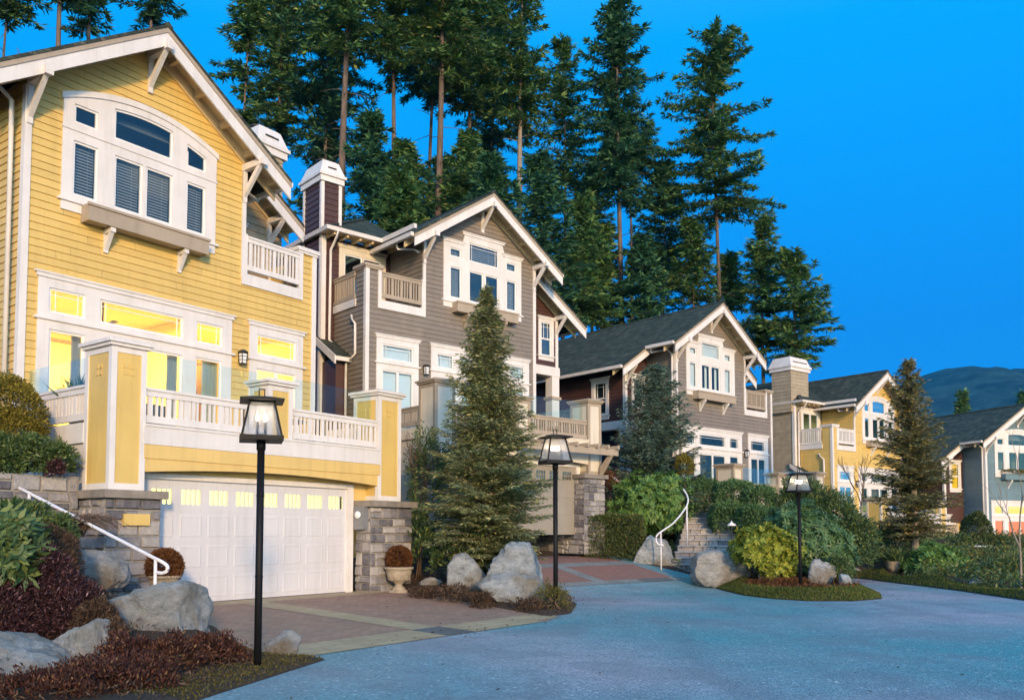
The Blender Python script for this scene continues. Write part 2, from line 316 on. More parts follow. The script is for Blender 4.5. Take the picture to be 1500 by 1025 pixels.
def np_mesh(name, quads, mat, parent=None):
    """quads: (n,k,3) array"""
    n, k = quads.shape[:2]
    me = bpy.data.meshes.new(name); me.vertices.add(n * k); me.vertices.foreach_set('co', quads.astype(np.float32).ravel())
    me.loops.add(n * k); me.loops.foreach_set('vertex_index', np.arange(n * k, dtype=np.int32))
    me.polygons.add(n); me.polygons.foreach_set('loop_start', np.arange(0, n * k, k, dtype=np.int32))
    me.update(calc_edges=True); me.materials.append(mat)
    o = bpy.data.objects.new(name, me); COL.objects.link(o)
    if parent: o.parent = parent
    return o
def unit(a): return a / np.maximum(np.linalg.norm(a, axis=-1, keepdims=True), 1e-9)
def leaf_quads(P, D, Nn, ln, wd, bow=.0):
    """kite-shaped leaves: base P, direction D, rough normal Nn"""
    S = unit(np.cross(D, Nn)); ln = np.asarray(ln).reshape(-1, 1); wd = np.asarray(wd).reshape(-1, 1)
    Nr = unit(np.cross(S, D))
    mid = P + D * ln * .5 + Nr * ln * bow
    return np.stack([P, mid + S * wd * .5, P + D * ln, mid - S * wd * .5], 1)
def tag(o, label, cat, group=None, kind=None):
    if label: o['label'] = label
    if cat: o['category'] = cat
    if group: o['group'] = group
    if kind: o['kind'] = kind
    return o
def thing(name, label, cat, loc=(0, 0, 0), rz=0., group=None):
    o = bpy.data.objects.new(name, None); COL.objects.link(o); o.empty_display_size = .2
    o.location = loc; o.rotation_euler = (0, 0, rz); return tag(o, label, cat, group)

def clip(poly, a, b, c):   # keep a*x+b*z<=c
    out = []; n = len(poly)
    for i in range(n):
        p, q = poly[i], poly[(i + 1) % n]; dp = a * p[0] + b * p[1] - c; dq = a * q[0] + b * q[1] - c
        if dp <= 1e-9: out.append(p)
        if (dp < -1e-9 and dq > 1e-9) or (dp > 1e-9 and dq < -1e-9):
            t = dp / (dp - dq); out.append((p[0] + t * (q[0] - p[0]), p[1] + t * (q[1] - p[1])))
    return out
def siding(mb, poly, put, holes=(), pitch=.16, t=.024):
    """lapped boards: each board leans out at its bottom edge. put(a,z,out) -> xyz"""
    zmin = min(p[1] for p in poly); zmax = max(p[1] for p in poly); z = zmin
    while z < zmax - 1e-6:
        z1 = min(z + pitch, zmax); off = lambda q: t * (1 - (q - z) / pitch)
        jr = random.Random(int(z * 977 + zmin * 31)); jn = []; jx = min(p[0] for p in poly) + jr.uniform(.6, 3.6)
        while jx < max(p[0] for p in poly): jn.append(jx); jx += jr.uniform(2.2, 3.8)
        cuts = sorted({z, z1} | {h for H in holes for h in (H[2], H[3]) if z < h < z1})
        for a, b in zip(cuts[:-1], cuts[1:]):
            mid = (a + b) / 2
            act = sorted((H[0], H[1]) for H in holes if H[2] < mid < H[3])
            xs = [-1e3]
            for h0, h1 in act:
                xs += [h0, h1]
            xs.append(1e3); xs2 = []
            for i in range(0, len(xs), 2):
                js = [j for j in jn if xs[i] + .05 < j < xs[i + 1] - .05]; e = [xs[i]] + [v for j in js for v in (j, j + .004)] + [xs[i + 1]]; xs2 += e
            xs = xs2
            for i in range(0, len(xs), 2):
                if xs[i + 1] - xs[i] < 1e-6: continue
                p = clip(clip(clip(clip(poly, 0, -1, -a), 0, 1, b), -1, 0, -xs[i]), 1, 0, xs[i + 1])
                if len(p) < 3: continue
                mb.add([put(q[0], q[1], off(q[1])) for q in p], [tuple(range(len(p)))])
                if a == z:
                    e = [q for q in p if abs(q[1] - a) < 1e-6]
                    if len(e) >= 2:
                        x0, x1 = min(q[0] for q in e), max(q[0] for q in e)
                        mb.add([put(x0, a, t), put(x1, a, t), put(x1, a, 0), put(x0, a, 0)], [(0, 1, 2, 3)])
        z = z1
def const(v): return v if callable(v) else (lambda x: v)
def panel(mb, x0, x1, lo, hi, holes, put, o0, o1, step=.12):
    """a board with openings: front face at out=o1, back at o0; lo/hi and hole edges may be functions of x"""
    lo, hi = const(lo), const(hi); H = [(h[0], h[1], const(h[2]), const(h[3]), callable(h[2]) or callable(h[3])) for h in holes]
    xs = {x0, x1} | {v for h in H for v in h[:2]}
    curved = len({round(hi(x0 + (x1 - x0) * k / 7.), 5) for k in range(8)}) > 1 or len({round(lo(x0 + (x1 - x0) * k / 7.), 5) for k in range(8)}) > 1
    if curved:
        n = int((x1 - x0) / step) + 1; xs |= {x0 + (x1 - x0) * i / n for i in range(n + 1)}
    for h in H:
        if h[4]: xs |= {h[0] + (h[1] - h[0]) * i / 10 for i in range(11)}
    xs = sorted(xs); xs = [xs[0]] + [b for a, b in zip(xs, xs[1:]) if b - a > 1e-5]
    e = 1e-6
    for a, b in zip(xs[:-1], xs[1:]):
        m = (a + b) / 2; act = sorted([h for h in H if h[0] < m < h[1]], key=lambda h: h[2](m))
        segs = []; cur = lo
        for h in act: segs.append((cur, h[2])); cur = h[3]
        segs.append((cur, hi))
        for l, u in segs:
            la, lb, ua, ub = l(a + e), l(b - e), u(a + e), u(b - e)
            if max(ua - la, ub - lb) < 1e-4: continue
            mb.add([put(a, la, o1), put(b, lb, o1), put(b, ub, o1), put(a, ua, o1)], [(0, 1, 2, 3)])
            for f in ((la, lb), (ua, ub)):
                mb.add([put(a, f[0], o0), put(b, f[1], o0), put(b, f[1], o1), put(a, f[0], o1)], [(0, 1, 2, 3)])
    for x, (l, u) in [(x0, (lo, hi)), (x1, (lo, hi))] + [(h[i], (h[2], h[3])) for h in H for i in (0, 1)]:
        xx = min(max(x, x0 + e), x1 - e)
        mb.add([put(x, l(xx), o0), put(x, l(xx), o1), put(x, u(xx), o1), put(x, u(xx), o0)], [(0, 1, 2, 3)])

def masonry(mb_s, mb_m, put, a0, a1, z0, z1, rnd, back=.0, hmin=.15, hmax=.32, wmin=.18, wmax=.5):
    """coursed rubble face: chamfered stones of uneven size with a mortar sheet behind. put(a,z,out)"""
    mb_m.add([put(a0, z0, back), put(a1, z0, back), put(a1, z1, back), put(a0, z1, back)], [(0, 1, 2, 3)])
    z = z0
    while z < z1 - .02:
        h = rnd.uniform(hmin, hmax)
        if z1 - (z + h) < hmin: h = z1 - z
        a = a0 - rnd.uniform(0, .15)
        while a < a1 - .02:
            w = rnd.uniform(wmin, wmax)
            if a1 - (a + w) < wmin * .7: w = a1 - a
            l, r = max(a, a0), min(a + w, a1); g = .012
            parts = [(z, z + h)]
            if h > .26 and rnd.random() < .3: k = rnd.uniform(.4, .6); parts = [(z, z + h * k), (z + h * k, z + h)]
            for b, t in parts:
                if r - l < .05: continue
                o = rnd.uniform(.025, .06); c = .022; j = lambda: rnd.uniform(-.012, .012)
                base = [(l + g, b + g), (r - g, b + g), (r - g, t - g), (l + g, t - g)]
                top = [(l + g + c + j(), b + g + c + j()), (r - g - c + j(), b + g + c + j()), (r - g - c + j(), t - g - c + j()), (l + g + c + j(), t - g - c + j())]
                mb_s.add([put(p[0], p[1], back) for p in base] + [put(p[0], p[1], back + o + j()) for p in top],
                         [(4, 5, 6, 7), (0, 1, 5, 4), (1, 2, 6, 5), (2, 3, 7, 6), (3, 0, 4, 7)])
            a += w
        z += h

# ------------------------------------------------------------------ houses
def fr(y): return lambda a, z, o: (a, y - o, z)
def lf(x): return lambda a, z, o: (x - o, a, z)
def rt(x): return lambda a, z, o: (x + o, a, z)

class House:
    """a tall gabled house; plan drawn once in metres (gable 0..5.25, balcony 5.25..7.5), mirrored for every other lot"""
    def __init__(s, label, origin, rot, scale, zh, zg, mirror, group):
        s.root = thing('house', label, 'house', (origin[0], origin[1], zg), R(rot), group)
        W = 7.3
        s.m = lambda x, y, z: ((W - x if mirror else x) * scale, y * scale, zh + (z - 6.79) * scale - zg)
        s.cos, s.sin = math.cos(R(rot)), math.sin(R(rot)); s.o = origin; s.zg = zg; s.rz = R(rot) + (math.pi if False else 0)
    def mb(s): return MB(s.m)
    def world(s, x, y, z):
        p = s.m(x, y, z); return Vector((s.o[0] + p[0] * s.cos - p[1] * s.sin, s.o[1] + p[0] * s.sin + p[1] * s.cos, p[2] + s.zg))
    def part(s, mb, name, mat, parent=None, smooth=False): return mb.build(name, M[mat], parent or s.root, smooth)

    def window(s, put, x0, x1, z0, z1, holes, hi=None, mat='white', hood=True, sill=True, room=1.4, roommat='interior', lean=.0):
        """frame board with openings; panes, bars and hangings are its sub-parts.
        holes: (x0,x1,z0,z1,fill,bars)"""
        f = s.mb(); panel(f, x0, x1, z0, hi or z1, [h[:4] for h in holes], put, -.07, .045)
        if hood:
            for a, b, z in (hood if isinstance(hood, list) else [(x0, x1, z1)]):
                for (e, lo, up, o) in ((.04, -.03, .05, .075), (.08, .05, .085, .1)):
                    f.prism([(0, 0)], 'y', 0, 0) if False else None
                    vs = [put(p, q, r) for r in (-.02, o) for p, q in ((a - e, z + lo), (b + e, z + lo), (b + e, z + up), (a - e, z + up))]
                    f.add(vs, [(0, 1, 2, 3), (4, 5, 6, 7), (0, 1, 5, 4), (1, 2, 6, 5), (2, 3, 7, 6), (3, 0, 4, 7)])
        if sill:
            z = sill if not isinstance(sill, bool) else z0 + .2
            vs = [put(p, q, r) for r in (-.02, .09) for p, q in ((x0 - .07, z - .05), (x1 + .07, z - .05), (x1 + .07, z), (x0 - .07, z))]
            f.add(vs, [(0, 1, 2, 3), (4, 5, 6, 7), (0, 1, 5, 4), (1, 2, 6, 5), (2, 3, 7, 6), (3, 0, 4, 7)])
        w = s.part(f, 'window', mat)
        g = s.mb(); sash = s.mb(); hang = {}
        def bx(m, a, b, c, d, o0, o1):
            vs = [put(p, q, r) for r in (o0, o1) for p, q in ((a, c), (b, c), (b, d), (a, d))]
            m.add(vs, [(0, 1, 2, 3), (4, 5, 6, 7), (0, 1, 5, 4), (1, 2, 6, 5), (2, 3, 7, 6), (3, 0, 4, 7)])
        for h in holes:
            a, b, c, d = h[:4]; fill = h[4]; bars = h[5] if len(h) > 5 else None
            dd = d if not callable(d) else max(d(a), d(b), d((a + b) / 2)); dm = d if not callable(d) else min(d(a), d(b))
            k = .045
            bx(sash, a, b, c, c + k, -.03, .015); bx(sash, a, a + k, c + k, dm, -.03, .015); bx(sash, b - k, b, c + k, dm, -.03, .015)
            if callable(d):
                n = 8
                for i in range(n):
                    p, q = a + (b - a) * i / n, a + (b - a) * (i + 1) / n
                    sash.add([put(p, d(p) - k, .015), put(q, d(q) - k, .015), put(q, d(q), .015), put(p, d(p), .015), put(p, d(p) - k, -.03), put(q, d(q) - k, -.03)], [(0, 1, 2, 3), (0, 1, 5, 4)])
            else: bx(sash, a + k, b - k, d - k, d, -.03, .015)
            if bars == 'prairie':
                bx(sash, a + k, b - k, dm - k - .1, dm - k - .085, -.012, .004)
                for x in (a + k + .1, b - k - .1): bx(sash, x - .008, x + .008, c + k, dm - k, -.012, .0045)
            elif bars == 'mull':
                x = (a + b) / 2; bx(sash, x - .045, x + .045, c + k, dm - k, -.03, .02)
            elif bars == 'rail':
                z = (c + dm) / 2; bx(sash, a + k, b - k, z - .03, z + .03, -.03, .018)
            elif bars == 'six':
                z = (c + dm) / 2; bx(sash, a + k, b - k, z - .03, z + .03, -.03, .018); bx(sash, a + k, b - k, dm - k - .16, dm - k - .145, -.012, .004)
                for x in (a + k + .12, b - k - .12): bx(sash, x - .008, x + .008, z + .03, dm - k, -.012, .0045)
            if callable(d):
                n = 8
                for i in range(n):
                    p, q = a + (b - a) * i / n, a + (b - a) * (i + 1) / n
                    g.add([put(p, c, -.012), put(q, c, -.012), put(q, d(q), -.012), put(p, d(p), -.012)], [(0, 1, 2, 3)])
            else: g.add([put(a, c, -.012), put(b, c, -.012), put(b, d, -.012), put(a, d, -.012)], [(0, 1, 2, 3)])
            if fill in ('blind', 'halfblind'):
                q = hang.setdefault('blind', s.mb()); z = dd - .05; n = max(2, int((dd - c) / .062))
                for i in range(n):
                    zz = dd - (i + .5) * (dd - c) / n
                    q.add([put(a + .03, zz - .024, -.09), put(b - .03, zz - .024, -.09), put(b - .03, zz + .024, -.135), put(a + .03, zz + .024, -.135)], [(0, 1, 2, 3)])
                for x in (a + (b - a) * .25, a + (b - a) * .75): bx(q, x - .006, x + .006, c, dd, -.14, -.136)
            elif fill == 'shade':
                bx(hang.setdefault('shade_cloth', s.mb()), a - .02, b + .02, c - .02, dd + .02, -.11, -.1)
            elif fill in ('amber', 'lit_yellow', 'lit_coral'):
                bx(hang.setdefault(fill, s.mb()), a - .02, b + .02, c - .02, dd + .02, -.14, -.12)
            elif fill in ('curtain', 'curtains', 'grey_curtain'):
                mt = 'grey_curtain' if fill == 'grey_curtain' else 'curtain'; q = hang.setdefault(mt, s.mb())
                spans = [(a, b)] if fill == 'curtain' else [(a, a + .28 * (b - a)), (b - .28 * (b - a), b)] if fill == 'curtains' else [(a + .42 * (b - a), b)]
                for p0, p1 in spans:
                    n = max(6, int((p1 - p0) / .03)); pts = [(p0 + (p1 - p0) * i / n, -.16 + .028 * math.sin(i * 2.1) + .01 * math.sin(i * .7)) for i in range(n + 1)]
                    for (u, o), (v, p) in zip(pts, pts[1:]): q.add([put(u, c - .03, o), put(v, c - .03, p), put(v, dd + .03, p), put(u, dd + .03, o)], [(0, 1, 2, 3)])
        s.part(g, 'pane', 'glass', w); s.part(sash, 'sash', 'vinyl', w)
        for k, q in hang.items(): s.part(q, {'blind': 'blind', 'shade_cloth': 'roller_shade', 'curtain': 'curtain', 'grey_curtain': 'curtain'}.get(k, 'lit_blind'), k, w)
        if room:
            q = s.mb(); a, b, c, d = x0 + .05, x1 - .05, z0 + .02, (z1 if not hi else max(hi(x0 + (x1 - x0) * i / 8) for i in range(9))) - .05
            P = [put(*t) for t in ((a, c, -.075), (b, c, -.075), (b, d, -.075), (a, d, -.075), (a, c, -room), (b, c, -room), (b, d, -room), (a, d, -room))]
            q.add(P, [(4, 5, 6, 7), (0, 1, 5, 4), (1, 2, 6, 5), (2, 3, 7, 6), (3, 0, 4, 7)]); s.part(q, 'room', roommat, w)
        return w

    def bracket(s, x, z, y0, mat='white', drop=.95, w=.13):
        """knee brace: arm out to the barge board, post on the wall and a sloping strut"""
        b = s.mb()
        b.box(x - w / 2, x + w / 2, y0 - .1, 0, z - .16, z); b.box(x - w / 2 + .01, x + w / 2 - .01, -.075, .02, z - drop, z - .16)
        b.prism([(-.05, z - drop + .1), (-.05, z - drop + .28), (y0 + .14, z - .155), (y0 - .02, z - .155)], 'x', x - w / 2 + .02, x + w / 2 - .02)
        b.taper(x - w / 2 - .012, x + w / 2 + .012, y0 - .13, y0 - .098, z - .175, z + .012, 0)
        return s.part(b, 'bracket', mat)

    def slab(s, x0, z0, x1, z1, y0, y1, wallY, tilt_right, fascia='white', barge=.30, eave=True, board=True):
        """one roof slope from the ridge (x0,z0) to the eave (x1,z1), between y0 (front) and y1 (back)"""
        q = s.mb(); t = .075
        q.prism([(x0, z0), (x1, z1), (x1, z1 - t), (x0, z0 - t)], 'y', y0, y1)
        n = max(3, int(abs(x1 - x0) / .3)); 
        s.part(q, 'roof', 'shingle')
        if board:
            q = s.mb(); o = -t - .004
            q.prism([(x0, z0 + o), (x1, z1 + o), (x1, z1 + o - .11), (x0, z0 + o - .11)], 'y', y0 + .015, y0 + .085); s.part(q, 'rake_moulding', 'tan')
            q = s.mb(); o -= .112
            q.prism([(x0, z0 + o), (x1, z1 + o), (x1, z1 + o - barge), (x0, z0 + o - barge)], 'y', y0 + .035, y0 + .085); s.part(q, 'bargeboard', fascia)
        o = -t - .02; q = s.mb()
        q.prism([(x0, z0 + o), (x1, z1 + o), (x1, z1 + o - .02), (x0, z0 + o - .02)], 'y', y0 + .09, wallY + .02)
        m = max(2, int(abs(x1 - x0) / .62))
        for i in range(1, m + 1):
            f = (i - .35) / m; x = x0 + (x1 - x0) * f; z = z0 + (z1 - z0) * f; d = .045
            q.prism([(x - d, z + o - .02 + d * (z0 - z1) / abs(x1 - x0) * (1 if x1 > x0 else -1)), (x + d, z + o - .02 - d * (z0 - z1) / abs(x1 - x0) * (1 if x1 > x0 else -1)), (x + d, z + o - .16), (x - d, z + o - .16)], 'y', y0 + .09, wallY)
        # the frieze beam on the wall under the soffit
        q.prism([(x0, z0 + o - .025), (x1, z1 + o - .025), (x1, z1 + o - .3), (x0, z0 + o - .3)], 'y', wallY - .07, wallY - .025)
        s.part(q, 'soffit', 'soffit')

    def gutter(s, x, y0, y1, z, out):
        q = s.mb(); a, b = sorted((x, x + .13 * out)); q.prism([(a, z - .13), (b, z - .13), (b + (.02 if out > 0 else 0), z), (a - (.02 if out < 0 else 0), z)], 'y', y0, y1); return s.part(q, 'gutter', 'white')
    def pipe(s, pts, r=.045, name='downspout', mat='white'):
        q = s.mb(); q.tube(pts, r, 8); return s.part(q, name, mat, None, True)

    def rail(s, put, a0, a1, z0, z1, mat='white', wide=True, depth=.09):
        q = s.mb()
        def bx(a, b, c, d, o0, o1):
            vs = [put(p, t, r) for r in (o0, o1) for p, t in ((a, c), (b, c), (b, d), (a, d))]
            q.add(vs, [(0, 1, 2, 3), (4, 5, 6, 7), (0, 1, 5, 4), (1, 2, 6, 5), (2, 3, 7, 6), (3, 0, 4, 7)])
        bx(a0, a1, z1 - .05, z1, -.02, depth); bx(a0, a1, z1 - .15, z1 - .052, 0, depth - .025)
        bx(a0, a1, z0, z0 + .13, 0, depth - .025)
        a = a0 + .05; k = 0
        while a < a1 - .04:
            w = (.095 if k % 3 == 0 else .042) if wide else .06
            bx(a, min(a + w, a1), z0 + .13, z1 - .15, .012, .048); a += w + (.062 if wide else .07); k += 1
        return s.part(q, 'railing', mat)

    def pillar(s, x0, x1, y0, y1, z0, z1, body, trim, cap, orn=True):
        q = s.mb(); q.box(x0, x1, y0, y1, z0, z1); p = s.part(q, 'deck_pillar', body)
        t = s.mb(); w = .085; e = .018
        for x in (x0, x1):
            for y in (y0, y1):
                xa, xb = (x - e, x + w) if x == x0 else (x - w, x + e); ya, yb = (y - e, y + w) if y == y0 else (y - w, y + e)
                t.box(xa, xb, ya, yb, z0, z1 + .002)
        for za, zb in ((z0 - .002, z0 + .11), (z1 - .1, z1 + .004)):
            t.box(x0 - e + .003, x1 + e - .003, y0 - e + .003, y0 + .02, za, zb); t.box(x0 - e + .003, x0 + .02, y0, y1, za, zb); t.box(x1 - .02, x1 + e - .003, y0, y1, za, zb)
        s.part(t, 'corner_board', trim, p)
        c = s.mb(); c.box(x0 - .07, x1 + .07, y0 - .07, y1 + .07, z1 + .005, z1 + .06); c.taper(x0 - .11, x1 + .11, y0 - .11, y1 + .11, z1 + .06, z1 + .12, 0); c.taper(x0 - .11, x1 + .11, y0 - .11, y1 + .11, z1 + .12, z1 + .15, .1)
        s.part(c, 'pillar_cap', cap, p)
        if orn:
            cx = (x0 + x1) / 2; cy = (y0 + y1) / 2; zc = z1 - .38; a = .085; gp = .016
            for face in (0, 1):
                r = s.mb()
                for i in (-1, 1):
                    for j in (-1, 1):
                        u0, u1 = sorted((i * gp, i * (gp + a))); v0, v1 = sorted((j * gp, j * (gp + a)))
                        if face: r.box(cx + u0, cx + u1, y0 - .014, y0, zc + v0, zc + v1)
                        else: r.box(x0 - .014, x0, cy + u0, cy + u1, zc + v0, zc + v1)
                s.part(r, 'square_ornament', body, p)
        return p

    def lantern(s, x, y, z, put_y=True):
        q = s.mb(); q.box(x - .05, x + .05, y - .03, y, z - .02, z + .2); q.box(x - .085, x + .085, y - .2, y - .03, z + .2, z + .225); q.taper(x - .1, x + .1, y - .215, y - .02, z + .225, z + .29, .06)
        q.box(x - .07, x + .07, y - .185, y - .045, z - .07, z - .045)
        for a in (-1, 1):
            for b in (-1, 1): q.bar((x + a * .06, y - .115 + b * .06, z - .045), (x + a * .075, y - .115 + b * .075, z + .2), .014, .014, (0, 1, 0))
        for zz in (.03, .12): q.box(x - .074, x + .074, y - .19, y - .186, z + zz, z + zz + .01); q.box(x - .076, x - .072, y - .186, y - .04, z + zz, z + zz + .01); q.box(x + .072, x + .076, y - .186, y - .04, z + zz, z + zz + .01)
        l = s.part(q, 'wall_lantern', 'bronze'); q = s.mb(); q.taper(x - .055, x + .055, y - .17, y - .06, z - .04, z + .19, -.012); s.part(q, 'lantern_glass', 'shade_cloth', l)

    def flower_box(s, x0, x1, z0, z1, mat, bmat='white'):
        q = s.mb(); d = .36; panel(q, x0, x1, z0, z1, [], fr(-d), -.03, .0); q.box(x0, x0 + .03, -d + .03, 0, z0, z1); q.box(x1 - .03, x1, -d + .03, 0, z0, z1); q.box(x0 + .03, x1 - .03, -d + .03, -.001, z0 + .02, z0 + .05)
        q.box(x0 - .03, x1 + .03, -d - .03, -d + .02, z1 - .05, z1 + .005); q.box(x0 + .032, x1 - .032, -d + .035, -.01, z1 - .1, z1 - .07)
        b = s.part(q, 'flower_box', mat)
        for x in (x0 + .55, x1 - .55):
            q = s.mb(); w = .11; q.box(x - w / 2, x + w / 2, -.33, 0, z0 - .1, z0 - .003); q.box(x - w / 2 + .01, x + w / 2 - .01, -.06, .02, z0 - .5, z0 - .1)
            q.prism([(-.05, z0 - .46), (-.05, z0 - .33), (-.2, z0 - .095), (-.3, z0 - .095)], 'x', x - w / 2 + .012, x + w / 2 - .012); s.part(q, 'box_bracket', bmat, b)

def circ(x0, x1, zs, rise):
    m, h = (x0 + x1) / 2, (x1 - x0) / 2
    return lambda x: zs + rise * (1 - ((x - m) / h) ** 2)

def build_house(label, origin, rot, scale, zh, zg, mirror, P):
    h = House(label, origin, rot, scale, zh, zg, mirror, 'gabled houses along the street')
    wall, side, trim = P['wall'], P.get('side', 'brown'), P.get('trim', 'white')
    ap, sl = P.get('apex', 12.62), P.get('slope', .66); xr = 2.62; zb = P.get('base', 3.3)
    roofz = lambda x: ap - sl * abs(x - xr)
    gx = 5.25
    xe, wl, yw0 = P.get('wing_plan', (-2.35, -1.5, 1.6)); yb0 = yw0 - .7; ww = P.get('wing_win_x', (-1.1, -.2))
    # ---- front wall
    up = (.72, 4.38); lowg = (.33, 4.9); lows = (5.42, 7.1)
    hs = [(up[0] + .1, up[1] - .1, 8.35, 10.55)]
    if P['top'] == 'arch':
        hiF = circ(.72, 4.38, 10.68, .43)
        for a, b in ((1., 1.5), (1.5, 2.), (2., 3.1), (3.1, 3.6), (3.6, 4.1)): hs.append((a, b, 10.5, min(hiF(a), hiF(b)) - .12))
    else:
        hs.append((1.6, 3.4, 10.5, 10.95))
    hs += [(lowg[0] + .08, lowg[1] - .08, zb + .1, 6.7), (lows[0] + .08, lows[1] - .08, zb + .1, 6.7)]
    q = h.mb(); ins = .22
    siding(q, [(0, zb), (gx, zb), (gx, roofz(gx) - ins), (xr, ap - ins), (0, roofz(0) - ins)], fr(0), hs)
    siding(q, [(gx, zb), (6.95, zb), (6.95, 8.0), (gx, 8.0)], fr(0), hs); siding(q, [(6.95, zb), (7.5, zb), (7.5, 9.03), (6.95, 9.03)], fr(0), hs)
    h.part(q, 'front_wall', wall)
    # corner boards
    for bb in ((-.03, .11, -.045, .1, zb, roofz(0) - .5), (7.39, 7.53, -.045, .1, zb, 9.03), (gx - .11, gx, -.047, .06, 7.9, roofz(gx) - .5)):
        q = h.mb(); q.box(*bb); h.part(q, 'corner_board', trim)
    # ---- side wall on the gable side, and the wall that runs back along the balcony
    yb = 9.
    q = h.mb(); ext = P.get('ext', True)
    siding(q, [(0, P.get('sidebase', zb)), (yw0 if ext else yb, P.get('sidebase', zb)), (yw0 if ext else yb, roofz(0) - .35), (0, roofz(0) - .35)], lf(0)); h.part(q, 'side_wall', wall)
    q = h.mb(); siding(q, [(0, 7.9), (2., 7.9), (2., roofz(gx) - .3), (0, roofz(gx) - .3)], rt(gx)); h.part(q, 'balcony_wall', wall)
    q = h.mb(); siding(q, [(0, zb - (1 if mirror else 0)), (.58 if mirror else 2, zb - (1 if mirror else 0)), (.58 if mirror else 2, 9.03), (0, 9.03)], rt(7.5)); 
    if mirror: siding(q, [(.58, zb - 1), (2., zb - 1), (2., 7.85), (.58, 7.85)], rt(7.5))
    h.part(q, 'side_wall', wall)
    # body that closes the house behind
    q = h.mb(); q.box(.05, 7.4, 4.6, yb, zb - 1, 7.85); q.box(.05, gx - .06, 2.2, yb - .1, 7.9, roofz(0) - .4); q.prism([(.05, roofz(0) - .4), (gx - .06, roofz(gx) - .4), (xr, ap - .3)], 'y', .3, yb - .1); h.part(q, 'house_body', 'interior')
    # ---- front gable roof
    xl, xrr = -.85, P.get('right_eave', 6.05); y0 = -.72
    h.slab(xr, ap, xl, roofz(xl), y0, yb0 if ext else yb, 0, False)
    h.slab(xr, ap, xrr, roofz(xrr), y0, yb, 0, True)
    q = h.mb(); q.prism([(xr - .12, ap - .05), (xr, ap + .045), (xr + .12, ap - .05)], 'y', y0 - .01, yb); h.part(q, 'ridge_cap', 'shingle')
    h.bracket(.06, roofz(0) - .34, y0 + .03); h.bracket(gx - .055, roofz(gx) - .34, y0 + .03); h.bracket(xr, ap - .42, y0 + .03)
    h.gutter(xl + .02, y0 + .1, yb0 if ext else yb, roofz(xl) - .02, -1); h.gutter(xrr - .02, y0 + .1, 2.0, roofz(xrr) - .02, 1)
    h.pipe([(xrr - .05, .5, roofz(xrr) - .15), (xrr - .1, .5, roofz(xrr) - .3), (gx + .12, .35, roofz(gx) - .75), (gx + .06, .12, roofz(gx) - .9)], .04)
    # ---- lower wing on the gable side, set back under the same slope
    if ext:
        yw = yw0
        h.slab(xr, ap, xe, roofz(xe), yb0, 11., yw, False); h.gutter(xe + .02, yb0 + .1, 11., roofz(xe) - .02, -1)
        q = h.mb(); wz = P.get('wing_window', (7.95, 9.)); hole = (ww[0] + .08, ww[1] - .08, wz[0] + .02, wz[1] + .42)
        zw = P.get('wing_base', zb); siding(q, [(wl, zw), (.05, zw), (.05, roofz(.05) - .3), (wl, roofz(wl) - .3)], fr(yw), [hole]); h.part(q, 'wing_front_wall', side)
        q = h.mb(); sh = [(2.6, 3.5, 7.3, 8.95)]; siding(q, [(yw, zw), (9., zw), (9., roofz(wl) - .35), (yw, roofz(wl) - .35)], lf(wl), sh if P.get('sidewin') else ()); h.part(q, 'wing_side_wall', side)
        q = h.mb(); q.box(wl - .045, wl + .1, yw - .045, yw + .1, zw, roofz(wl) - .42); h.part(q, 'corner_board', trim)
        fl = P.get('wing_fill', 'dark')
        h.window(fr(yw), ww[0], ww[1], wz[0] - .1, wz[1] + .5, [(ww[0] + .15, ww[1] - .15, wz[0] + .1, wz[1] + .36, fl, 'six')], mat=trim)
        if P.get('sidewin'): h.window(lf(wl), 2.55, 3.6, 7.2, 9.05, [(2.72, 3.43, 7.45, 8.9, 'dark', 'six')], mat=trim)
        b = h.mb(); x, z, w = wl + .07, roofz(wl) - .34, .13
        b.box(x - w / 2, x + w / 2, yb0 + .1, yw, z - .16, z); b.box(x - w / 2 + .01, x + w / 2 - .01, yw - .075, yw + .02, z - .9, z - .16); b.prism([(yw - .05, z - .8), (yw - .05, z - .62), (yb0 + .2, z - .155), (yb0 + .06, z - .155)], 'x', x - w / 2 + .02, x + w / 2 - .02); h.part(b, 'bracket', trim)
        if P.get('entry'):
            # porch at the foot of the wing: pale band, post and opening
            q = h.mb(); q.box(wl - .08, .06, yw - .1, yw + .3, zw - .35, zw + .02); q.box(wl - .08, wl + .3, yw + .3, 4.6, zw - .35, zw + .02); q.box(wl - .06, wl + .34, yw - .08, yw + .3, zw - 2.6, zw - .35); q.box(wl - .06, wl + .2, 3.2, 3.5, zw - 2.6, zw - .35); h.part(q, 'porch_frame', trim)
            q = h.mb(); q.box(wl - .12, wl + .4, yw - .14, yw + .36, zw - 1.3, zw - 1.18); h.part(q, 'post_band', 'tan')
            q = h.mb(); q.box(wl + .5, .05, 2.6, 2.7, zw - 2.6, zw - .3); q.box(-.02, .05, yw, 4.6, zw - 2.6, zw); h.part(q, 'porch_wall', side)
        h.pipe([(xl + .05, .7, roofz(xl) - .12), (xl + .15, .8, roofz(xl) - .28), (-.12, .35, roofz(0) - .7), (-.1, .12, roofz(0) - .95), (-.1, .12, zb + .1)], .045)
    else:
        h.pipe([(xl + .1, .35, roofz(xl) - .12), (-.45, .3, roofz(0) - .55), (-.14, .3, roofz(0) - .8), (-.12, .28, 4.2)], .05)
    # ---- wing behind the balcony
    yw = 1.9 if not mirror else 2.05
    q = h.mb(); top = P.get('wing_top', 10.35)
